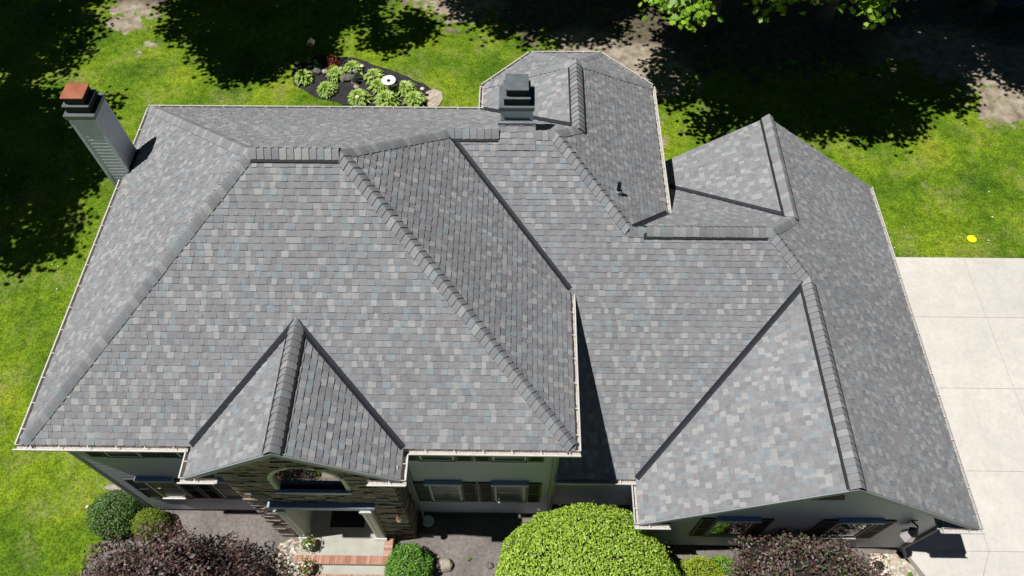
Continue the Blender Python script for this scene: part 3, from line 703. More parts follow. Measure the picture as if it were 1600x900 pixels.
# ------------------------------------------------------------------ GROUND
def edge_y(x):
    E_ = [(-60, 26), (-13, 28), (-9, 24.5), (-7.2, 21.6), (-6.0, 21.8), (-4.6, 24.5), (3, 24.5), (6, 23), (7.4, 21.6), (9, 21.8), (13, 19.8), (16, 17.9), (20, 18.4), (26, 19.4), (28, 18.7), (29.2, 17.6), (30.5, 15.9), (34, 14.5), (60, 13)]
    for (a, ya), (b, yb) in zip(E_[:-1], E_[1:]):
        if x <= b: return ya+(yb-ya)*(x-a)/(b-a)
    return 14
def lawn_material():
    m = bpy.data.materials.new('lawn_and_soil'); m.use_nodes = True; n = m.node_tree.nodes; l = m.node_tree.links; b = n['Principled BSDF']
    b.inputs['Roughness'].default_value = .9; b.inputs['Specular IOR Level'].default_value = .15
    tc = n.new('ShaderNodeTexCoord'); at_ = n.new('ShaderNodeAttribute'); at_.attribute_name = 'bare'
    def nz(s, d=5, dist=0):
        t = n.new('ShaderNodeTexNoise'); t.inputs['Scale'].default_value = s; t.inputs['Detail'].default_value = d; t.inputs['Distortion'].default_value = dist
        l.new(tc.outputs['Object'], t.inputs['Vector']); return t.outputs['Fac']
    def ramp(f, stops):
        r_ = n.new('ShaderNodeValToRGB'); l.new(f, r_.inputs[0]); e = r_.color_ramp.elements
        e[0].position, e[0].color = stops[0][0], (*stops[0][1], 1); e[1].position, e[1].color = stops[-1][0], (*stops[-1][1], 1)
        for p_, c_ in stops[1:-1]: q = e.new(p_); q.color = (*c_, 1)
        return r_.outputs[0]
    def mix(f, a, c, mode='MIX'):
        x = n.new('ShaderNodeMix'); x.data_type = 'RGBA'; x.blend_type = mode
        if isinstance(f, float): x.inputs[0].default_value = f
        else: l.new(f, x.inputs[0])
        l.new(a, x.inputs[6]); l.new(c, x.inputs[7]); return x.outputs[2]
    base = ramp(nz(.45, 3, .3), [(.30, (.070, .146, .007)), (.46, (.120, .212, .009)), (.60, (.178, .266, .011)), (.74, (.235, .285, .020))])
    mid = ramp(nz(3.2, 5, .2), [(.33, (.68, .72, .66)), (.5, (1, 1, 1)), (.66, (1.22, 1.18, 1.3))])
    fine = ramp(nz(17, 8), [(.36, (.55, .6, .52)), (.5, (1, 1, 1)), (.62, (1.4, 1.35, 1.6))])
    g = mix(1.0, base, mid, 'MULTIPLY'); g = mix(1.0, g, fine, 'MULTIPLY')
    # dry straw patches
    dm = n.new('ShaderNodeMath'); dm.operation = 'MULTIPLY'; l.new(ramp(nz(.8, 4, .4), [(.50, (0, 0, 0)), (.68, (1, 1, 1))]), dm.inputs[0]); l.new(ramp(nz(9, 5), [(.42, (0, 0, 0)), (.62, (1, 1, 1))]), dm.inputs[1])
    dr = ramp(nz(30, 4), [(.3, (.24, .22, .08)), (.7, (.44, .38, .19))])
    ds = n.new('ShaderNodeMath'); ds.operation = 'MULTIPLY'; l.new(dm.outputs[0], ds.inputs[0]); ds.inputs[1].default_value = .6
    g = mix(ds.outputs[0], g, dr)
    soil = ramp(nz(2.5, 8, .3), [(.3, (.22, .17, .12)), (.5, (.38, .32, .24)), (.7, (.52, .45, .36))])
    litter = ramp(nz(5, 8, .3), [(.3, (.035, .030, .018)), (.5, (.075, .062, .038)), (.68, (.13, .11, .07)), (.8, (.20, .17, .11))])  # leaf litter, darkened so the woods' shade is in its colour
    pa = n.new('ShaderNodeAttribute'); pa.attribute_name = 'pale'
    soil = mix(pa.outputs['Fac'], litter, soil)  # paints shaded soil dark and the sunlit spots pale
    sf = ramp(nz(40, 5), [(.3, (.6, .6, .6)), (.7, (1.3, 1.3, 1.3))]); soil = mix(1.0, soil, sf, 'MULTIPLY')
    bf = n.new('ShaderNodeMath'); bf.operation = 'ADD'; l.new(at_.outputs['Fac'], bf.inputs[0])
    q = n.new('ShaderNodeMapRange'); l.new(nz(2.2, 7, .3), q.inputs[0]); q.inputs[1].default_value = .3; q.inputs[2].default_value = .7; q.inputs[3].default_value = -.45; q.inputs[4].default_value = .45
    l.new(q.outputs[0], bf.inputs[1])
    bq = n.new('ShaderNodeMapRange'); l.new(bf.outputs[0], bq.inputs[0]); bq.inputs[1].default_value = .42; bq.inputs[2].default_value = .62
    l.new(mix(bq.outputs[0], g, soil), b.inputs['Base Color'])
    bp = n.new('ShaderNodeBump'); bp.inputs['Strength'].default_value = .9; bp.inputs['Distance'].default_value = .05
    l.new(nz(34, 6), bp.inputs['Height']); l.new(bp.outputs[0], b.inputs['Normal']); return m
def make_lawn():
    x0, x1, y0, y1, st = -24, 44, -14, 40, .25
    nx = int((x1-x0)/st)+1; ny = int((y1-y0)/st)+1
    vs = []; bare = []; pale = []
    spots = [(15.7, 15.9, .5, .8), (16.0, 14.7, .35, .7), (29.9, 16.6, 1.3, .9), (-6.8, 21.6, 1.0, .8), (7.6, 23, 1.2, 1), (-5.4, 19.9, .6, .32), (25.6, 12.6, .32, .42), (-1.4, 13.7, .3, .35), (28.4, 19.4, 1.6, 1), (15.2, 18.6, 1.3, 1), (16.6, 17.6, .9, .9), (31.2, 18.8, 1.2, 1), (13.2, 20.0, 1.0, .8)]
    for j in range(ny):
        for i in range(nx):
            x = x0+i*st; y_ = y0+j*st; vs.append((x, y_, .015*noise.noise(Vector((x*.4, y_*.4, 0)))-.02))
            e = edge_y(x)+.8*noise.noise(Vector((x*.5, 5, 0))); v = min(.9, max(0, .5+(y_-e)*.35))
            pl_ = .22
            for a, b_, r_, s_ in spots:
                dd = math.hypot(x-a, (y_-b_)*1.3)/r_
                if dd < 1.4: v = max(v, s_*(1-dd/1.4)*1.3+.10)
                pl_ = max(pl_, min(1, 2.6-dd*1.1))
            bare.append(v); pale.append(pl_)
    fs = [(j*nx+i, j*nx+i+1, (j+1)*nx+i+1, (j+1)*nx+i) for j in range(ny-1) for i in range(nx-1)]
    # skirt to the horizon, same sheet
    k = len(vs); B_ = 900
    vs += [(-B_, -B_, -.03), (B_, -B_, -.03), (B_, B_, -.03), (-B_, B_, -.03)]; bare += [.9]*4; pale += [.2]*4
    a, b_, c, d = 0, nx-1, ny*nx-1, (ny-1)*nx
    fs += [(k, k+1)+tuple(range(b_, a-1, -1)), (k+1, k+2)+tuple(range(c, b_-1, -nx)), (k+2, k+3)+tuple(range(d, c+1)), (k+3, k)+tuple(range(a, d+1, nx))]
    me = bpy.data.meshes.new('ground'); me.from_pydata(vs, [], fs); at_ = me.attributes.new('bare', 'FLOAT', 'POINT'); at_.data.foreach_set('value', bare); ap = me.attributes.new('pale', 'FLOAT', 'POINT'); ap.data.foreach_set('value', pale)
    me.polygons.foreach_set('use_smooth', [True]*len(me.polygons))
    me.materials.append(lawn_material()); o = bpy.data.objects.new('ground', me); COL.objects.link(o); tag(o, kind='structure')
make_lawn()
def sheet(name, pts, z, m, wob=0, kind='structure', sub=6):
    out = []; n = len(pts)
    for i in range(n):
        p, q = pts[i], pts[(i+1) % n]
        for k in range(sub):
            t = k/sub; x = p[0]+(q[0]-p[0])*t; y_ = p[1]+(q[1]-p[1])*t
            if wob: x += wob*noise.noise(Vector((x*2.5, y_*2.5, 1))); y_ += wob*noise.noise(Vector((x*2.5, y_*2.5, 9)))
            out.append((x, y_, z))
    b = MB()
    for t3 in tessellate_polygon([[Vector(v) for v in out]]):
        f = [out[i] for i in t3]
        if (Vector(f[1])-Vector(f[0])).cross(Vector(f[2])-Vector(f[0])).z < 0: f = f[::-1]
        b.face(f)
    o = b.build(name, m); tag(o, kind=kind); return o
# driveway: slabs with open joints over a dark base
sheet('driveway_base', [(20.9, 9.25), (60, 9.25), (60, -14), (22.9, -14), (22.4, -3), (21.5, -1.3), (20.9, -.4)], .004, mat('joint_dirt', (.24, .22, .18), .95), sub=1)
def slab(b, pts, z=.02, g=.005):
    c = Vector((sum(p[0] for p in pts)/len(pts), sum(p[1] for p in pts)/len(pts)))
    q = []
    n = len(pts)
    for i in range(n):   # inset along both edges
        p0, p1, p2 = Vector(pts[i-1]), Vector(pts[i]), Vector(pts[(i+1) % n]); e1 = (p1-p0).normalized(); e2 = (p2-p1).normalized()
        n1 = Vector((-e1.y, e1.x)); n2 = Vector((-e2.y, e2.x)); bis = (n1+n2); bis = bis/(max(.3, bis.dot(n1))); q.append(p1+bis*g)
    vs = [(p.x, p.y, z) for p in q]+[(p.x, p.y, z-.03) for p in q]
    b.mesh(vs, [tuple(range(n))]+[(i, i+n, (i+1) % n+n, (i+1) % n) for i in range(n)])
b = MB(); ys = [9.29, 6.9, 4.35, 1.72, -.54, -3.2, -6, -9, -14]; xs = [23.5, 25.9, 28.5, 31.5, 35, 40, 50, 60]
for i in range(len(ys)-1):
    for j in range(len(xs)-1):
        if i == 4 and j == 0: slab(b, [(23.5, -.54), (21.95, -3.2), (25.9, -3.2), (25.9, -.54)]); continue
        slab(b, [(xs[j], ys[i+1]), (xs[j+1], ys[i+1]), (xs[j+1], ys[i]), (xs[j], ys[i])])
for i in range(4): slab(b, [(21.0, ys[i+1]), (23.5, ys[i+1]), (23.5, ys[i]), (21.0, ys[i])])
slab(b, [(21.02, -.54), (21.3, -.72), (21.75, -1.5), (21.95, -3.2), (23.5, -.54)])
slab(b, [(22.9, -14), (23.5, -14), (23.5, -3.2), (21.95, -3.2)])
tag(b.build('driveway', 'concrete'), kind='structure')
# front bed, walk, rear bed, gravel
mulch = mat('grey_mulch', (.205, .18, .165), .95, noise_s=[1.2, 9, 60], noise_amt=.22, bump=1, bump_s=45)
sheet('planting_bed', [(-1.25, 1.1), (-.95, .6), (-.85, -.3), (-.95, -.9), (-1.6, -2.2), (-1.8, -4.2), (1, -5.6), (4.6, -5.2), (4.62, -1.2), (4.7, .2), (7.2, .2), (7.22, -5.0), (12, -6), (18, -5.4), (21.8, -3.2), (21.6, -1.6), (21.25, -.8), (20.9, -.2), (20.9, .3), (13.9, .9), (.3, 1.1)], .004, mulch, wob=.07)
sheet('front_walk', [(4.9, -1.86), (7.0, -1.86), (7.2, -14), (4.9, -14)], .014, 'concrete', sub=1)
black = mat('black_mulch', (.028, .026, .030), .95, noise_s=[3, 40], noise_amt=.4, bump=1, bump_s=50)
BED = [(1.12, 18.9), (1.05, 18.3), (1.3, 17.6), (2.2, 17.0), (4.0, 16.45), (5.2, 15.9), (6.4, 15.6), (7.2, 16.3), (7.1, 17.4), (6.0, 18.15), (4.9, 18.7), (3.7, 19.3), (2.1, 19.5)]
sheet('mulch_bed', BED, .006, black, wob=.10)
sheet('gravel_patch', [(6.72, 17.35), (7.05, 17.5), (7.4, 17.3), (7.45, 16.9), (7.25, 16.5), (6.9, 16.4), (6.65, 16.8)], .010, mat('gravel_bed', (.40, .33, .26), .95, noise_s=40, noise_amt=.35, bump=1, bump_s=40), wob=.06)
sheet('gravel_bed', [(20.2, -.62), (20.95, -.62), (21.28, -.9), (21.65, -1.6), (21.8, -3.0), (20.3, -3.2), (20.0, -1.6)], .010, mat('pale_gravel', (.50, .45, .34), .95, noise_s=30, noise_amt=.3, bump=1, bump_s=30), wob=.05)
def pebbles(name, poly_test, bbox, n, s0, s1, pal, z0, seed):
    random.seed(seed); b = MB(); k = 0
    while k < n:
        x = random.uniform(bbox[0], bbox[1]); y_ = random.uniform(bbox[2], bbox[3])
        if not poly_test(x, y_): continue
        s = random.uniform(s0, s1); c = random.choice(pal); j = random.uniform(.8, 1.2); a = random.random()*3
        vs = []; 
        for (r_, h) in ((1, 0), (.95, .35), (.45, .62)):
            for q in range(5): t = a+q*2*math.pi/5; rr = s*r_*random.uniform(.8, 1.15); vs.append((x+rr*math.cos(t), y_+rr*.8*math.sin(t), z0+s*h))
        b.mesh(vs, [(q, (q+1) % 5, 5+(q+1) % 5, 5+q) for q in range(5)]+[(5+q, 5+(q+1) % 5, 10+(q+1) % 5, 10+q) for q in range(5)]+[(10, 11, 12, 13, 14)], tuple(v*j for v in c)); k += 1
    o = b.build(name, 'pebble'); return o
def inpoly(poly):
    def f(x, y_):
        r_ = False; n = len(poly)
        for i in range(n):
            (x1, y1), (x2, y2) = poly[i], poly[(i+1) % n]
            if (y1 > y_) != (y2 > y_) and x < (x2-x1)*(y_-y1)/(y2-y1)+x1: r_ = not r_
        return r_
    return f
PB = [(.55, .50, .38), (.62, .58, .48), (.45, .38, .28), (.38, .36, .33), (.66, .62, .55), (.50, .36, .26)]
tag(pebbles('gravel', inpoly([(20.25, -.66), (20.9, -.66), (21.25, -.95), (21.6, -1.6), (21.7, -2.6), (20.3, -2.6), (20.1, -1.6)]), (20, 21.8, -2.7, -.6), 1100, .018, .06, PB, .008, 3), 'pale river gravel between purple shrub and driveway', 'gravel', kind='stuff')
tag(pebbles('gravel', inpoly([(6.75, 17.3), (7.05, 17.45), (7.35, 17.25), (7.4, 16.9), (7.2, 16.5), (6.9, 16.45), (6.7, 16.8)]), (6.6, 7.5, 16.3, 17.6), 500, .015, .035, PB, .008, 4), 'tan pea gravel at the end of the backyard flower bed', 'gravel', kind='stuff')
tag(pebbles('stone_edging', inpoly([(4.35, -.45), (4.62, -.45), (4.62, -1.9), (4.15, -1.9), (4.0, -.6)]), (3.9, 4.7, -2, -.4), 260, .02, .07, PB, .006, 5), 'rubble and pale stones beside the entry steps', 'gravel', kind='stuff')
tag(pebbles('mulch_chips', inpoly([(-.6, .2), (4, .1), (4.1, -1.9), (-.9, -1.9)]), (-1, 4.1, -2, .2), 1500, .006, .018, [(.30, .26, .22), (.14, .12, .1), (.4, .36, .3), (.22, .18, .15)], .004, 6), 'scattered mulch chips in the front bed left of the porch', 'mulch', kind='stuff')
tag(pebbles('mulch_chips', inpoly([(7.3, .2), (12, .3), (12, -1.9), (7.3, -1.9)]), (7.3, 12, -2, .3), 900, .006, .018, [(.30, .26, .22), (.14, .12, .1), (.4, .36, .3), (.22, .18, .15)], .004, 7), 'scattered mulch chips in the front bed right of the porch', 'mulch', kind='stuff')

# ------------------------------------------------------------------ PLANTS
OV = [(-.5, 0), (-.25, .2), (.1, .25), (.38, .13), (.55, 0), (.38, -.13), (.1, -.25), (-.25, -.2)]
OV6 = [(-.5, 0), (-.15, .24), (.25, .2), (.55, 0), (.25, -.2), (-.15, -.24)]
MAPLE = [(-.5, .02), (-.32, .12), (-.42, .38), (-.12, .3), (.02, .56), (.16, .26), (.42, .28), (.34, .1), (.62, 0), (.34, -.1), (.42, -.28), (.16, -.26), (.02, -.56), (-.12, -.3), (-.42, -.38), (-.32, -.12), (-.5, -.02)]
def pick(cols, N, j=.18):
    c = np.array(cols)[RNG.integers(0, len(cols), N)]; return c*RNG.uniform(1-j, 1+j, (N, 1))
def nfield(pts, fr, seed):
    return np.array([noise.noise(Vector((p[0]*fr+seed*5.1, p[1]*fr, p[2]*fr))) for p in pts])
def shrub(name, label, c, rad, N, size, cols, corem='core', leafm='leafd', amp=.08, fr=2.2, shell=.25, seed=1, shape=OV6, flatn=.55, cat='shrub', group=None, zmin=-.6):
    root = empty(name, (c[0], c[1], 0), label, cat, group); org = (c[0], c[1], 0); root['org'] = org
    d = RNG.normal(size=(N*2, 3)); d /= np.linalg.norm(d, axis=1, keepdims=True); d = d[d[:, 2] > zmin][:N]; N = len(d)
    disp = 1+amp*2*nfield(d, fr, seed)+amp*.9*nfield(d, fr*3.3, seed+3)
    depth = RNG.random(N)**1.6*shell/max(rad); r_ = disp-depth; st_ = RNG.random(N) < .02; r_ = r_+st_*RNG.random(N)*.13/max(rad)*1.2
    pts = d*r_[:, None]*np.array(rad)+np.array(c); pts[:, 2] = np.maximum(pts[:, 2], .03)
    nrm = d/np.array(rad); nrm /= np.linalg.norm(nrm, axis=1, keepdims=True); nrm = nrm*flatn+np.array([0, 0, .25])+RNG.normal(size=(N, 3))*.42
    tips = d+RNG.normal(size=(N, 3))*.7
    cc = pick(cols, N)
    np_leaves('foliage', pts, nrm, RNG.uniform(.75, 1.25, N)*size, shape, cc, leafm, root, fold=.35, org=org, tips=tips)
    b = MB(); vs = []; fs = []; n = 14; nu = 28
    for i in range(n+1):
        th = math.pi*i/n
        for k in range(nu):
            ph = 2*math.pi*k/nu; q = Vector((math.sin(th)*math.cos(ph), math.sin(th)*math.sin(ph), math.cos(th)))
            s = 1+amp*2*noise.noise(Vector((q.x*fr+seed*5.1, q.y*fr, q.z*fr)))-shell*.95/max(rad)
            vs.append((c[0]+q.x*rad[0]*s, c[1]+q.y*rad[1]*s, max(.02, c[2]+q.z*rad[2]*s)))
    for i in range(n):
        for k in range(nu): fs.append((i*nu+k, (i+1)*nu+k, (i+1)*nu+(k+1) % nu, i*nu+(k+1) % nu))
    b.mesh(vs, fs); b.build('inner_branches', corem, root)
    b = MB(); b.tube([(c[0], c[1], -.02), (c[0]+.02, c[1], c[2]*.6)], [.05, .03], 7); b.build('stem', 'bark', root)
    return root
GB = [(.29, .46, .04), (.36, .54, .055), (.42, .58, .07), (.22, .38, .03), (.48, .60, .14)]
shrub('globe_shrub', 'large bright green clipped globe shrub in front of the recessed wall', (12.32, -2.20, 1.7), (2.38, 2.25, 1.75), 58000, .066, GB, amp=.045, fr=2, shell=.22, seed=2)
PU = [(.13, .07, .068), (.095, .052, .055), (.19, .13, .12), (.10, .10, .055), (.16, .055, .06), (.28, .23, .215), (.14, .13, .085)]
shrub('purple_shrub', 'dark purple leaved shrub in the front bed left of the porch', (1.88, -2.70, 1.35), (2.4, 2.15, 1.5), 20000, .086, PU, 'corep', amp=.17, fr=2.6, shell=.5, seed=5)
shrub('purple_shrub', 'dark purple leaved shrub before the garage windows', (17.7, -2.3, 1.5), (2.15, 1.8, 1.6), 18000, .082, PU+[(.10, .16, .05)], 'corep', amp=.18, fr=2.8, shell=.5, seed=8)
DG = [(.07, .16, .025), (.10, .21, .035), (.14, .26, .05), (.20, .28, .13)]
shrub('yew_shrub', 'rounded dark green shrub at the left front corner of the house', (-.53, .05, .45), (.70, .66, .62), 7000, .05, DG, amp=.08, fr=2.4, shell=.14, seed=9)
shrub('boxwood_shrub', 'small yellow green rounded shrub beside the dark green one', (.50, -.18, .40), (.50, .42, .45), 5500, .036, [(.22, .31, .025), (.27, .37, .035), (.18, .26, .025)], amp=.05, shell=.1, seed=10)
shrub('boxwood_shrub', 'bright green bushy shrub right of the porch steps', (7.72, -1.35, .45), (.63, .72, .55), 8000, .05, [(.12, .30, .03), (.16, .36, .04), (.09, .22, .02), (.22, .42, .08)], amp=.09, shell=.15, seed=11)
shrub('spirea_shrub', 'lime yellow shrub between the globe shrub and purple shrub', (15.35, -1.55, .5), (.68, .68, .58), 8000, .036, [(.38, .48, .03), (.46, .55, .05), (.30, .42, .03)], amp=.07, shell=.12, seed=12)
shrub('small_green_shrub', 'small green shrub tucked against the right purple shrub', (16.05, -1.18, .35), (.38, .36, .45), 2500, .045, [(.16, .32, .03), (.22, .40, .04)], amp=.1, shell=.12, seed=13)

# hostas in the back bed
def hosta(seed, N=150, rad=.44, h=.27):
    random.seed(seed); b = MB()
    for i in range(N):
        t = random.random()**.7; a = random.uniform(0, 2*math.pi); L = rad*(.55+.5*t)*random.uniform(.85, 1.15); rise = h*(1.15-.85*t)
        w = random.uniform(.046, .064); d = Vector((math.cos(a), math.sin(a), 0)); s = Vector((-d.y, d.x, 0))
        segs = 4; pr = None
        g = random.choice([(.24, .42, .04), (.33, .50, .05), (.18, .34, .03)]); cr = random.choice([(.58, .68, .20), (.66, .74, .32), (.46, .60, .12)])
        for k in range(segs+1):
            u = k/segs; r_ = L*u+.02; z = rise*math.sin(min(1, u*1.15)*math.pi*.62)*1.05 - t*.10*u*u+.03; ww = w*math.sin(math.pi*min(.98, .12+u*.88))**.7
            c = d*r_+Vector((0, 0, z)); q = [c-s*ww+Vector((0, 0, .012)), c-s*ww*.5, c+s*ww*.5, c+s*ww+Vector((0, 0, .012))]
            if pr:
                b.face([pr[0], q[0], q[1], pr[1]], cr); b.face([pr[1], q[1], q[2], pr[2]], g); b.face([pr[2], q[2], q[3], pr[3]], cr)
            pr = q
    return b
HL = [((1.60, 18.15), 1.0, 'round hosta at the left end of the backyard bed'), ((2.66, 17.45), 1.0, 'hosta standing alone second from the left in the lower row'),
      ((2.95, 18.35), 1.0, 'hosta left of the small stone figure'), ((3.55, 18.70), 1.0, 'hosta behind the small stone figure'), ((4.02, 16.95), 1.12, 'hosta with a path light in front, below the stone figure'),
      ((4.50, 18.20), 1.05, 'upper hosta between stone figure and white bird bath'), ((4.75, 17.65), 1.0, 'hosta touching the left side of the white bird bath'),
      ((5.15, 16.85), 1.18, 'large hosta directly below the white bird bath'), ((5.85, 17.50), 1.05, 'hosta right of the white bird bath'), ((6.30, 16.85), 1.10, 'hosta at the right end beside the gravel')]
protos = []
for k in range(3):
    o = empty('hosta'); o['org'] = (0, 0, 0); hosta(20+k).build('foliage', 'leaf', o)
    b = MB(); b.lathe((0, 0, -.01), [(.07, 0), (.05, .05), (.02, .08)], 8); b.build('crown', 'core', o); protos.append(o)
for i, ((x, y_), s, lab) in enumerate(HL):
    if i < 3: o = protos[i]
    else:
        src = protos[i % 3]; o = src.copy(); COL.objects.link(o)
        for ch in list(src.children): c_ = ch.copy(); COL.objects.link(c_); c_.parent = o
    o.location = (x+.05, y_-.15, .006); o.rotation_euler = (0, 0, i*1.3); o.scale = (s, s, s); tag(o, lab, 'hosta', 'hostas in the backyard flower bed')
# small mixed plants
def tuft(name, label, x, y_, N, rad, h, cols, seed, cat='plant', size=.06, m='leaf'):
    root = empty(name, (x, y_, 0), label, cat); root['org'] = (x, y_, 0)
    d = RNG.normal(size=(N, 3)); d /= np.linalg.norm(d, axis=1, keepdims=True); d[:, 2] = np.abs(d[:, 2])
    pts = d*RNG.uniform(.5, 1, (N, 1))*np.array([rad, rad, h])+np.array([x, y_, .03])
    np_leaves('foliage', pts, d+RNG.normal(size=(N, 3))*.5, RNG.uniform(.7, 1.3, N)*size, OV6, pick(cols, N), m, root, fold=.3, org=(x, y_, 0))
    b = MB(); [b.tube([(x, y_, 0), (x+rad*.6*math.cos(k*1.3), y_+rad*.6*math.sin(k*1.3), h*.7)], [.012, .006], 5) for k in range(5)]; b.build('stems', 'bark', root); return root
tuft('barberry', 'red and orange leaved plant behind the backyard hostas', 2.72, 18.95, 420, .32, .45, [(.30, .05, .03), (.38, .12, .03), (.22, .04, .03)], 1, 'shrub')
tuft('yellow_flower_plant', 'yellow green plant in front of the red leaved plant', 2.75, 18.62, 220, .20, .2, [(.45, .48, .04), (.3, .4, .05)], 2)
tuft('dark_green_plant', 'dark green leafy plant at the upper left of the bed', 2.05, 18.80, 420, .30, .36, [(.03, .09, .02), (.05, .13, .03), (.02, .06, .015)], 3)
tuft('lime_plant', 'pale lime plant beside the dark green leafy plant', 1.72, 19.08, 150, .16, .22, [(.3, .45, .08), (.4, .52, .14)], 4)
tuft('weed_tuft', 'small green weed in the mulch near the globe shrub', 9.28, -.92, 60, .07, .07, [(.18, .33, .05), (.25, .4, .1)], 5, size=.035)
tuft('gravel_weed', 'green weed sprouting in the gravel by the driveway', 21.15, -1.2, 90, .10, .10, [(.12, .28, .03), (.18, .36, .05)], 6, size=.045)
tuft('red_flower', 'single red flower behind the white bird bath', 5.42, 17.85, 40, .07, .22, [(.55, .04, .02), (.62, .08, .03)], 7, 'flower', size=.045, m='petal')

# flowering pots beside the steps
def flowerpot(name, label, x, y_, z, r, h, potm, seed, fl, N=260):
    root = empty(name, (x, y_, z), label, 'flower pot'); root['org'] = (x, y_, z)
    b = MB(); b.lathe((x, y_, z), [(r*.62, 0), (r*.95, h*.9), (r*1.05, h*.9), (r*1.05, h), (r*.9, h), (r*.88, h*.86)], 20); b.build('pot', potm, root)
    b = MB(); b.lathe((x, y_, z+h*.80), [(r*.86, 0), (r*.5, .02)], 16); b.build('soil', 'soil', root)
    d = RNG.normal(size=(N, 3)); d /= np.linalg.norm(d, axis=1, keepdims=True); d[:, 2] = np.abs(d[:, 2])
    pts = d*RNG.uniform(.4, 1, (N, 1))*np.array([r*1.5, r*1.5, r*1.3])+np.array([x, y_, z+h])
    np_leaves('foliage', pts, d+RNG.normal(size=(N, 3))*.5, RNG.uniform(.7, 1.4, N)*.055, OV6, pick([(.12, .26, .04), (.2, .36, .06), (.38, .42, .08)], N), 'leaf', root, fold=.3, org=(x, y_, z))
    if fl:
        n = fl; d = RNG.normal(size=(n, 3)); d /= np.linalg.norm(d, axis=1, keepdims=True); d[:, 2] = np.abs(d[:, 2])+.2
        cs = [Vector(q) for q in d*np.array([r*1.3, r*1.3, r*1.25])+np.array([x, y_, z+h+.02])]
        b = MB()
        for i, c in enumerate(cs):
            col = (.85, .84, .86) if RNG.random() < .75 or c.x < x-.02 else (.55, .05, .14)
            nn = Vector(d[i]).normalized(); a = nn.orthogonal().normalized(); e = nn.cross(a)
            for k in range(5):
                t = k*2*math.pi/5; u = a*math.cos(t)+e*math.sin(t); w_ = a*math.cos(t+.6)+e*math.sin(t+.6); w2 = a*math.cos(t-.6)+e*math.sin(t-.6)
                b.face([c, c+w2*.02+nn*.004, c+u*.034+nn*.008, c+w_*.02+nn*.004], col)
        b.build('blossoms', 'petal', root)
    return root
flowerpot('flower_pot', 'flower pot with white and magenta blossoms on the porch corner', 4.98, -.70, .353, .17, .28, 'terracotta', 1, 22)
flowerpot('flower_pot', 'flower pot full of white blossoms on the step below the porch', 4.98, -1.27, .183, .17, .28, 'terracotta', 2, 34)
flowerpot('planter_pot', 'round pale rimmed pot with a green plant by the garage corner', 20.30, -1.0, .01, .24, .26, 'potwhite', 3, 0, 34)

# rocks
def rock(label, x, y_, rx, ry, rz, m, seed, name='garden_rock', amp=.16):
    b = MB(); b.blob((x, y_, rz*.55), (rx, ry, rz), seed, amp, 1.9, 12); o = b.build(name, m, None, org=(x, y_, 0), smooth=True); o.location = (x, y_, 0)
    tag(o, label, 'rock'); return o
rock('large pale boulder on mulch beside the bright green shrub', 8.62, -1.08, .22, .19, .15, 'rock', 1)
rock('small half buried grey stone near the globe shrub', 9.85, -1.08, .10, .09, .06, 'rockdark', 2)
rock('pale stone at the lawn edge left of the house corner', -1.0, .92, .26, .10, .07, 'rock', 3)
rock('square pale edging stone below the dark green shrub', -.72, -.75, .10, .08, .08, 'rock', 4)
rock('black rounded rock at the upper left of the backyard bed', 2.12, 18.40, .17, .15, .13, 'rockdark', 5)
rock('brown round rock right of the black rock in the backyard bed', 2.46, 18.38, .13, .12, .12, 'rock', 6)
rock('dark brown boulder in front of the stone figure', 3.38, 18.0, .24, .18, .15, 'rockdark', 7)
rock('pale flat stone against the base of the stone entry', 8.05, -.30, .20, .07, .05, 'rock', 8)
rock('small tan stone below the stone figure', 3.85, 17.55, .12, .10, .07, 'rock', 9)
rock('white pebble on the lawn near the left shrub', -1.62, .38, .04, .04, .03, 'whitegl', 10)

# bird bath
bb = empty('bird_bath', (5.27, 17.32, 0), 'white round bird bath with a dark centre in the backyard bed', 'bird bath'); bb['org'] = (5.27, 17.32, 0)
b = MB(); b.lathe((5.27, 17.32, 0), [(.17, 0), (.16, .05), (.07, .12), (.06, .45), (.10, .52)], 20); b.build('pedestal', 'bronze', bb, smooth=False)
b = MB(); b.lathe((5.27, 17.32, .52), [(.08, 0), (.27, .05), (.285, .085), (.265, .085), (.20, .055), (.08, .045)], 32); b.build('basin', 'whitegl', bb, smooth=False)
b = MB(); b.lathe((5.27, 17.32, .57), [(.07, 0), (.065, .03), (.02, .04)], 16); b.build('centre_disc', 'blackmetal', bb)
# path lights
PLS = [((1.31, 18.6), 'path light at the far left tip of the backyard bed'), ((4.03, 18.42), 'path light above the stone figure at the bed edge'), ((4.07, 16.62), 'path light standing in the hosta nearest the eave'), ((6.62, 17.10), 'path light beside the gravel end of the bed')]
pr = None
for i, ((x, y_), lab) in enumerate(PLS):
    if pr is None:
        pr = empty('path_light'); pr['org'] = (0, 0, 0); b = MB(); b.lathe((0, 0, 0), [(.018, 0), (.014, .34)], 8); b.build('stake', 'blackmetal', pr)
        b = MB(); b.lathe((0, 0, .36), [(.085, 0), (.085, .012), (.05, .04), (.012, .06)], 16); b.build('cap', 'mushcap', pr)
        b = MB(); b.lathe((0, 0, .30), [(.035, 0), (.035, .058)], 10); b.build('lens', 'glow', pr); o = pr
    else:
        o = pr.copy(); COL.objects.link(o)
        for ch in list(pr.children): c_ = ch.copy(); COL.objects.link(c_); c_.parent = o
    o.location = (x, y_, .006); tag(o, lab, 'path light', 'low mushroom path lights round the backyard bed')
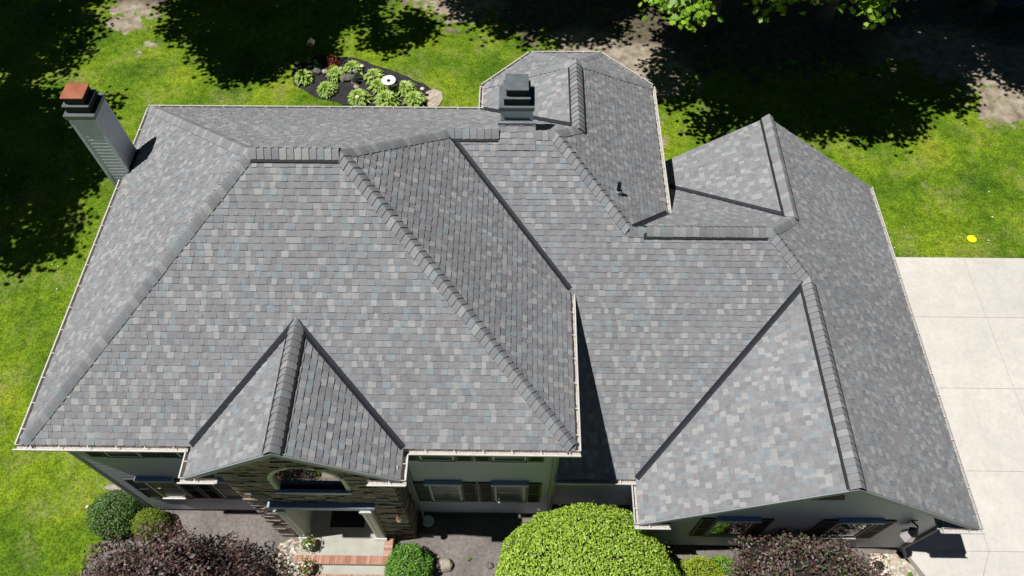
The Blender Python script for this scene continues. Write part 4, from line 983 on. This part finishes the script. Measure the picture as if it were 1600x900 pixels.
# stone figure (small fountain rock)
fg = empty('garden_figure', (3.75, 17.8, 0), 'small weathered stone bird figure among the hostas', 'garden ornament'); fg['org'] = (3.75, 17.8, 0)
b = MB(); b.blob((3.75, 17.8, .30), (.13, .11, .26), 3, .12, 2, 12); b.build('body', 'bronze', fg, smooth=True)
b = MB(); b.blob((3.70, 17.8, .60), (.075, .07, .085), 4, .08, 2, 10); b.build('head', 'bronze', fg, smooth=True)
b = MB(); b.blob((3.83, 18.02, .34), (.13, .06, .20), 5, .12, 2, 10); b.blob((3.66, 17.88, .34), (.05, .1, .18), 6, .12, 2, 8); b.build('wings', 'wood', fg, smooth=True)
b = MB(); b.lathe((3.75, 17.8, -.01), [(.16, 0), (.15, .09), (.10, .11)], 14); b.build('base', 'rockdark', fg)
# bird house on post
bh = empty('bird_house', (2.02, 18.9, 0), 'small white roofed bird house on a post behind the backyard bed', 'bird house'); bh['org'] = (2.02, 18.9, 0)
X, Y_ = 2.02, 18.9
b = MB(); b.box(X-.025, X+.025, Y_-.025, Y_+.025, 0, 1.0); b.build('post', 'blackmetal', bh)
b = MB(); b.mesh([(X-.09, Y_-.09, 1.0), (X+.09, Y_-.09, 1.0), (X+.09, Y_+.09, 1.0), (X-.09, Y_+.09, 1.0), (X-.09, Y_-.09, 1.15), (X+.09, Y_-.09, 1.15), (X+.09, Y_+.09, 1.15), (X-.09, Y_+.09, 1.15), (X, Y_-.09, 1.26), (X, Y_+.09, 1.26)],
    [(3, 2, 1, 0), (0, 1, 5, 8, 4), (1, 2, 6, 5), (2, 3, 7, 9, 6), (3, 0, 4, 7)]); b.build('walls', 'woodred', bh)
b = MB()
for s in (-1, 1):
    pts = [(X, Y_-.14, 1.275), (X, Y_+.14, 1.275), (X+s*.15, Y_+.14, 1.12), (X+s*.15, Y_-.14, 1.12)]; q = [(p[0], p[1], p[2]+.02) for p in pts]
    b.mesh(pts+q, [(0, 1, 2, 3), (7, 6, 5, 4), (0, 4, 5, 1), (1, 5, 6, 2), (2, 6, 7, 3), (3, 7, 4, 0)])
b.build('roof', 'wood', bh)
b = MB(); b.tube([(X, Y_-.092, 1.10), (X, Y_-.098, 1.10)], .025, 12); b.build('entry_hole', 'blackmetal', bh)
# frisbee
b = MB(); b.lathe((0, 0, 0), [(.15, 0), (.165, .012), (.155, .028), (.12, .034), (.03, .036)], 28); o = b.build('frisbee', 'yellow'); o.location = (26.45, 10.1, .01); tag(o, 'yellow flying disc lying on the lawn above the driveway', 'flying disc')
random.seed(77); b = MB()
for k in range(130):
    x, y_ = (random.uniform(-9, 0), random.uniform(-1, 20)) if k % 3 == 0 else (random.uniform(6, 30), random.uniform(9.6, 20))
    if x > -1.6 and y_ < 10.5 and x < 21.5: continue
    s_ = random.uniform(.012, .032); a = random.random()*6; c = random.choice([(.8, .8, .76), (.62, .58, .4), (.42, .3, .16), (.75, .74, .62)])
    b.face([(x+s_*math.cos(a+q*1.57)*(1 if q % 2 else 1.6), y_+s_*math.sin(a+q*1.57)*(1 if q % 2 else 1.6), .012+random.random()*.02) for q in range(4)], c)
tag(b.build('fallen_petals', 'petal'), 'tiny pale petals and dry leaves scattered over the lawns', 'leaf litter', kind='stuff')
# oval ground light by the downspout
gl_ = empty('ground_light', (8.10, .06, 0), 'white rimmed oval ground light at the foot of the downspout', 'ground light'); gl_['org'] = (8.10, .06, 0)
b = MB(); b.lathe((8.10, .06, .0), [(.02, 0), (.02, .10), (.10, .13)], 18); b.build('base', 'lead', gl_)
b = MB(); b.lathe((8.10, .06, .13), [(.15, 0), (.165, .02), (.15, .035), (.115, .03)], 24); b.build('rim', 'whitegl', gl_)
# dark shed roof in the far right corner under the trees
sh = empty('garden_shed', (32.3, 23.4, 0), 'low dark green roofed shed in deep shade at the far right corner', 'shed'); sh['org'] = (32.3, 23.4, 0)
b = MB(); b.box(31.0, 33.8, 22.4, 24.6, 0, .7); b.build('walls', 'black', sh)
b = MB(); b.mesh([(30.7, 22.7, .72), (31.5, 21.9, .72), (34.3, 23.2, .72), (33.6, 24.6, .72), (30.7, 22.7, .78), (31.5, 21.9, .78), (34.3, 23.2, .9), (33.6, 24.6, .9)], [(3, 2, 1, 0), (4, 5, 6, 7), (0, 1, 5, 4), (1, 2, 6, 5), (2, 3, 7, 6), (3, 0, 4, 7)]); b.build('roof_panel', 'shedroof', sh)

# ------------------------------------------------------------------ TREES
def tree(label, base, lobes, N, cols, seed, trunk_r=.28, size=.22, group='maple trees round the house', hi=None):
    """lobes: (x,y,z,rx,ry,rz) of foliage masses; limbs run from trunk to every lobe"""
    random.seed(seed); root = empty('maple_tree', (base[0], base[1], 0), label, 'tree', group); org = (base[0], base[1], 0); root['org'] = org
    top = max(l[2] for l in lobes)
    b = MB(); bx, by = base; n = 8; pts = [(bx+.15*noise.noise(Vector((seed, k*.4, 0))), by+.15*noise.noise(Vector((seed, 9, k*.4))), -.05+k*top*.8/n) for k in range(n+1)]
    rad = [trunk_r*(1.35 if k == 0 else 1-.8*k/n) for k in range(n+1)]; b.tube(pts, rad, 12); b.build('trunk', 'bark', root, smooth=True)
    b = MB()
    for l in lobes:
        c = Vector(l[:3]); z0 = min(max(2.6, c.z*.5), top*.6); t0 = Vector((bx, by, z0)); mid = t0.lerp(c, .5)+Vector((0, 0, .3))
        b.tube([t0, mid, c], [trunk_r*.42, trunk_r*.25, .04], 7)
        for k in range(5):
            d = Vector((random.uniform(-1, 1), random.uniform(-1, 1), random.uniform(-.6, .9))); e = c+Vector((d.x*l[3]*.8, d.y*l[4]*.8, d.z*l[5]*.8))
            b.tube([mid.lerp(c, .6), c.lerp(e, .5), e], [.06, .04, .012], 5)
    b.build('limbs', 'bark', root, smooth=True)
    vol = np.array([l[3]*l[4]*l[5] for l in lobes])**.8; cnt = (N*vol/vol.sum()).astype(int); P_, Nn = [], []
    for l, k in zip(lobes, cnt):
        nc = max(10, k//42)     # leaf sprays
        d = RNG.normal(size=(nc, 3)); d /= np.linalg.norm(d, axis=1, keepdims=True); r_ = (.45+.55*RNG.random((nc, 1))**.5)*(1+.30*nfield(d, 1.8, seed+l[0])[:, None]*1.6)
        cc = d*r_*np.array(l[3:6])+np.array(l[:3])
        idx = RNG.integers(0, nc, k); spr = RNG.normal(size=(k, 3))*np.array([.33, .33, .14]); spr[:, 2] -= .25*np.hypot(spr[:, 0], spr[:, 1])
        P_.append(cc[idx]+spr); Nn.append(np.array([0, 0, 1.])+RNG.normal(size=(k, 3))*.45+d[idx]*.25)
    pts = np.concatenate(P_); nr = np.concatenate(Nn)
    np_leaves('crown', pts, nr, RNG.uniform(.7, 1.2, len(pts))*size, MAPLE, pick(cols, len(pts)), 'leaf', root, fold=.15, org=org)
    return root
ML = [(.18, .34, .02), (.24, .43, .03), (.32, .50, .04), (.14, .27, .02)]
def lobeset(sx, sy, h, R_h, rz, n, seed, extra=()):
    """foliage masses of one crown; (sx, sy) is where its shadow centre falls"""
    random.seed(seed); out = []; f = .408
    cx = sx-f*h
    out.append((cx, sy, h+.6, R_h*.62, R_h*.62, rz))
    for k in range(n):
        a = 2*math.pi*(k+random.uniform(-.25, .25))/n; r_ = R_h*random.uniform(.58, .72); s = R_h*random.uniform(.30, .42)
        out.append((cx+r_*math.cos(a), sy+r_*math.sin(a), h+random.uniform(-1.2, .8), s, s, s*.75))
    return out+list(extra)
tree('maple at the upper left, its shadow over the corner lawn', (-17.2, 19.8), lobeset(-13.4, 20.2, 9.5, 5.6, 3.4, 9, 1), 33000, ML, 1)
tree('maple left of the house, its shadow reaching the long eave', (-13.4, 11.6), lobeset(-9.6, 11.9, 9, 4.9, 3.2, 9, 2), 27000, ML, 2)
tree('maple behind the flower bed, its shadow above the hostas', (-3.6, 23.5), lobeset(-.3, 23.4, 9.5, 5.3, 3.4, 10, 3, [(-4.7, 18.9, 8.6, 2.2, 1.7, 1.3), (-2.9, 19.4, 9, 1.9, 1.6, 1.4), (1.4, 20.6, 9, 1.6, 1.4, 1.2)]), 36000, ML, 3)
tree('maple behind the rear bay', (9.4, 26.8), lobeset(12.5, 23.8, 10, 4.6, 3.0, 8, 4), 24000, ML, 4)
tree('maple with thick trunk at the top, leaves hanging into view above the bay', (18.6, 21.6), lobeset(20.5, 19.3, 9, 4.7, 3.0, 9, 5, [(15.7, 14.9, 6.3, .8, 1.0, .6), (16.1, 16.2, 6.8, 1.1, 1.0, .7)]), 25000, ML, 5, trunk_r=.42)
tree('maple with slim trunk right of the thick one, leaves at the top edge', (23.6, 21.6), lobeset(24.9, 19.0, 8.6, 4.8, 2.8, 9, 6, [(19.3, 15.6, 6.3, 1.1, .8, .5), (21.6, 15.5, 6.6, 1.5, .9, .6)]), 25000, ML, 6, trunk_r=.30)
tree('maple beyond the right lawn', (31.0, 22.6), lobeset(33.6, 20.8, 9, 4.6, 2.8, 9, 7), 24000, ML, 7)
tree('maple far behind the top right trees', (26.0, 28.5), lobeset(29.0, 25.2, 10, 5.0, 3.0, 8, 8), 20000, ML, 8)
tree('maple far behind the thick trunked maple', (14.0, 30.5), lobeset(18.5, 26.5, 10, 5.2, 3.0, 8, 9), 20000, ML, 9)
tree('maple in the woods behind the upper left lawn', (-11.0, 29.5), lobeset(-6.0, 28.8, 10, 4.6, 3.0, 8, 10), 16000, ML, 10)
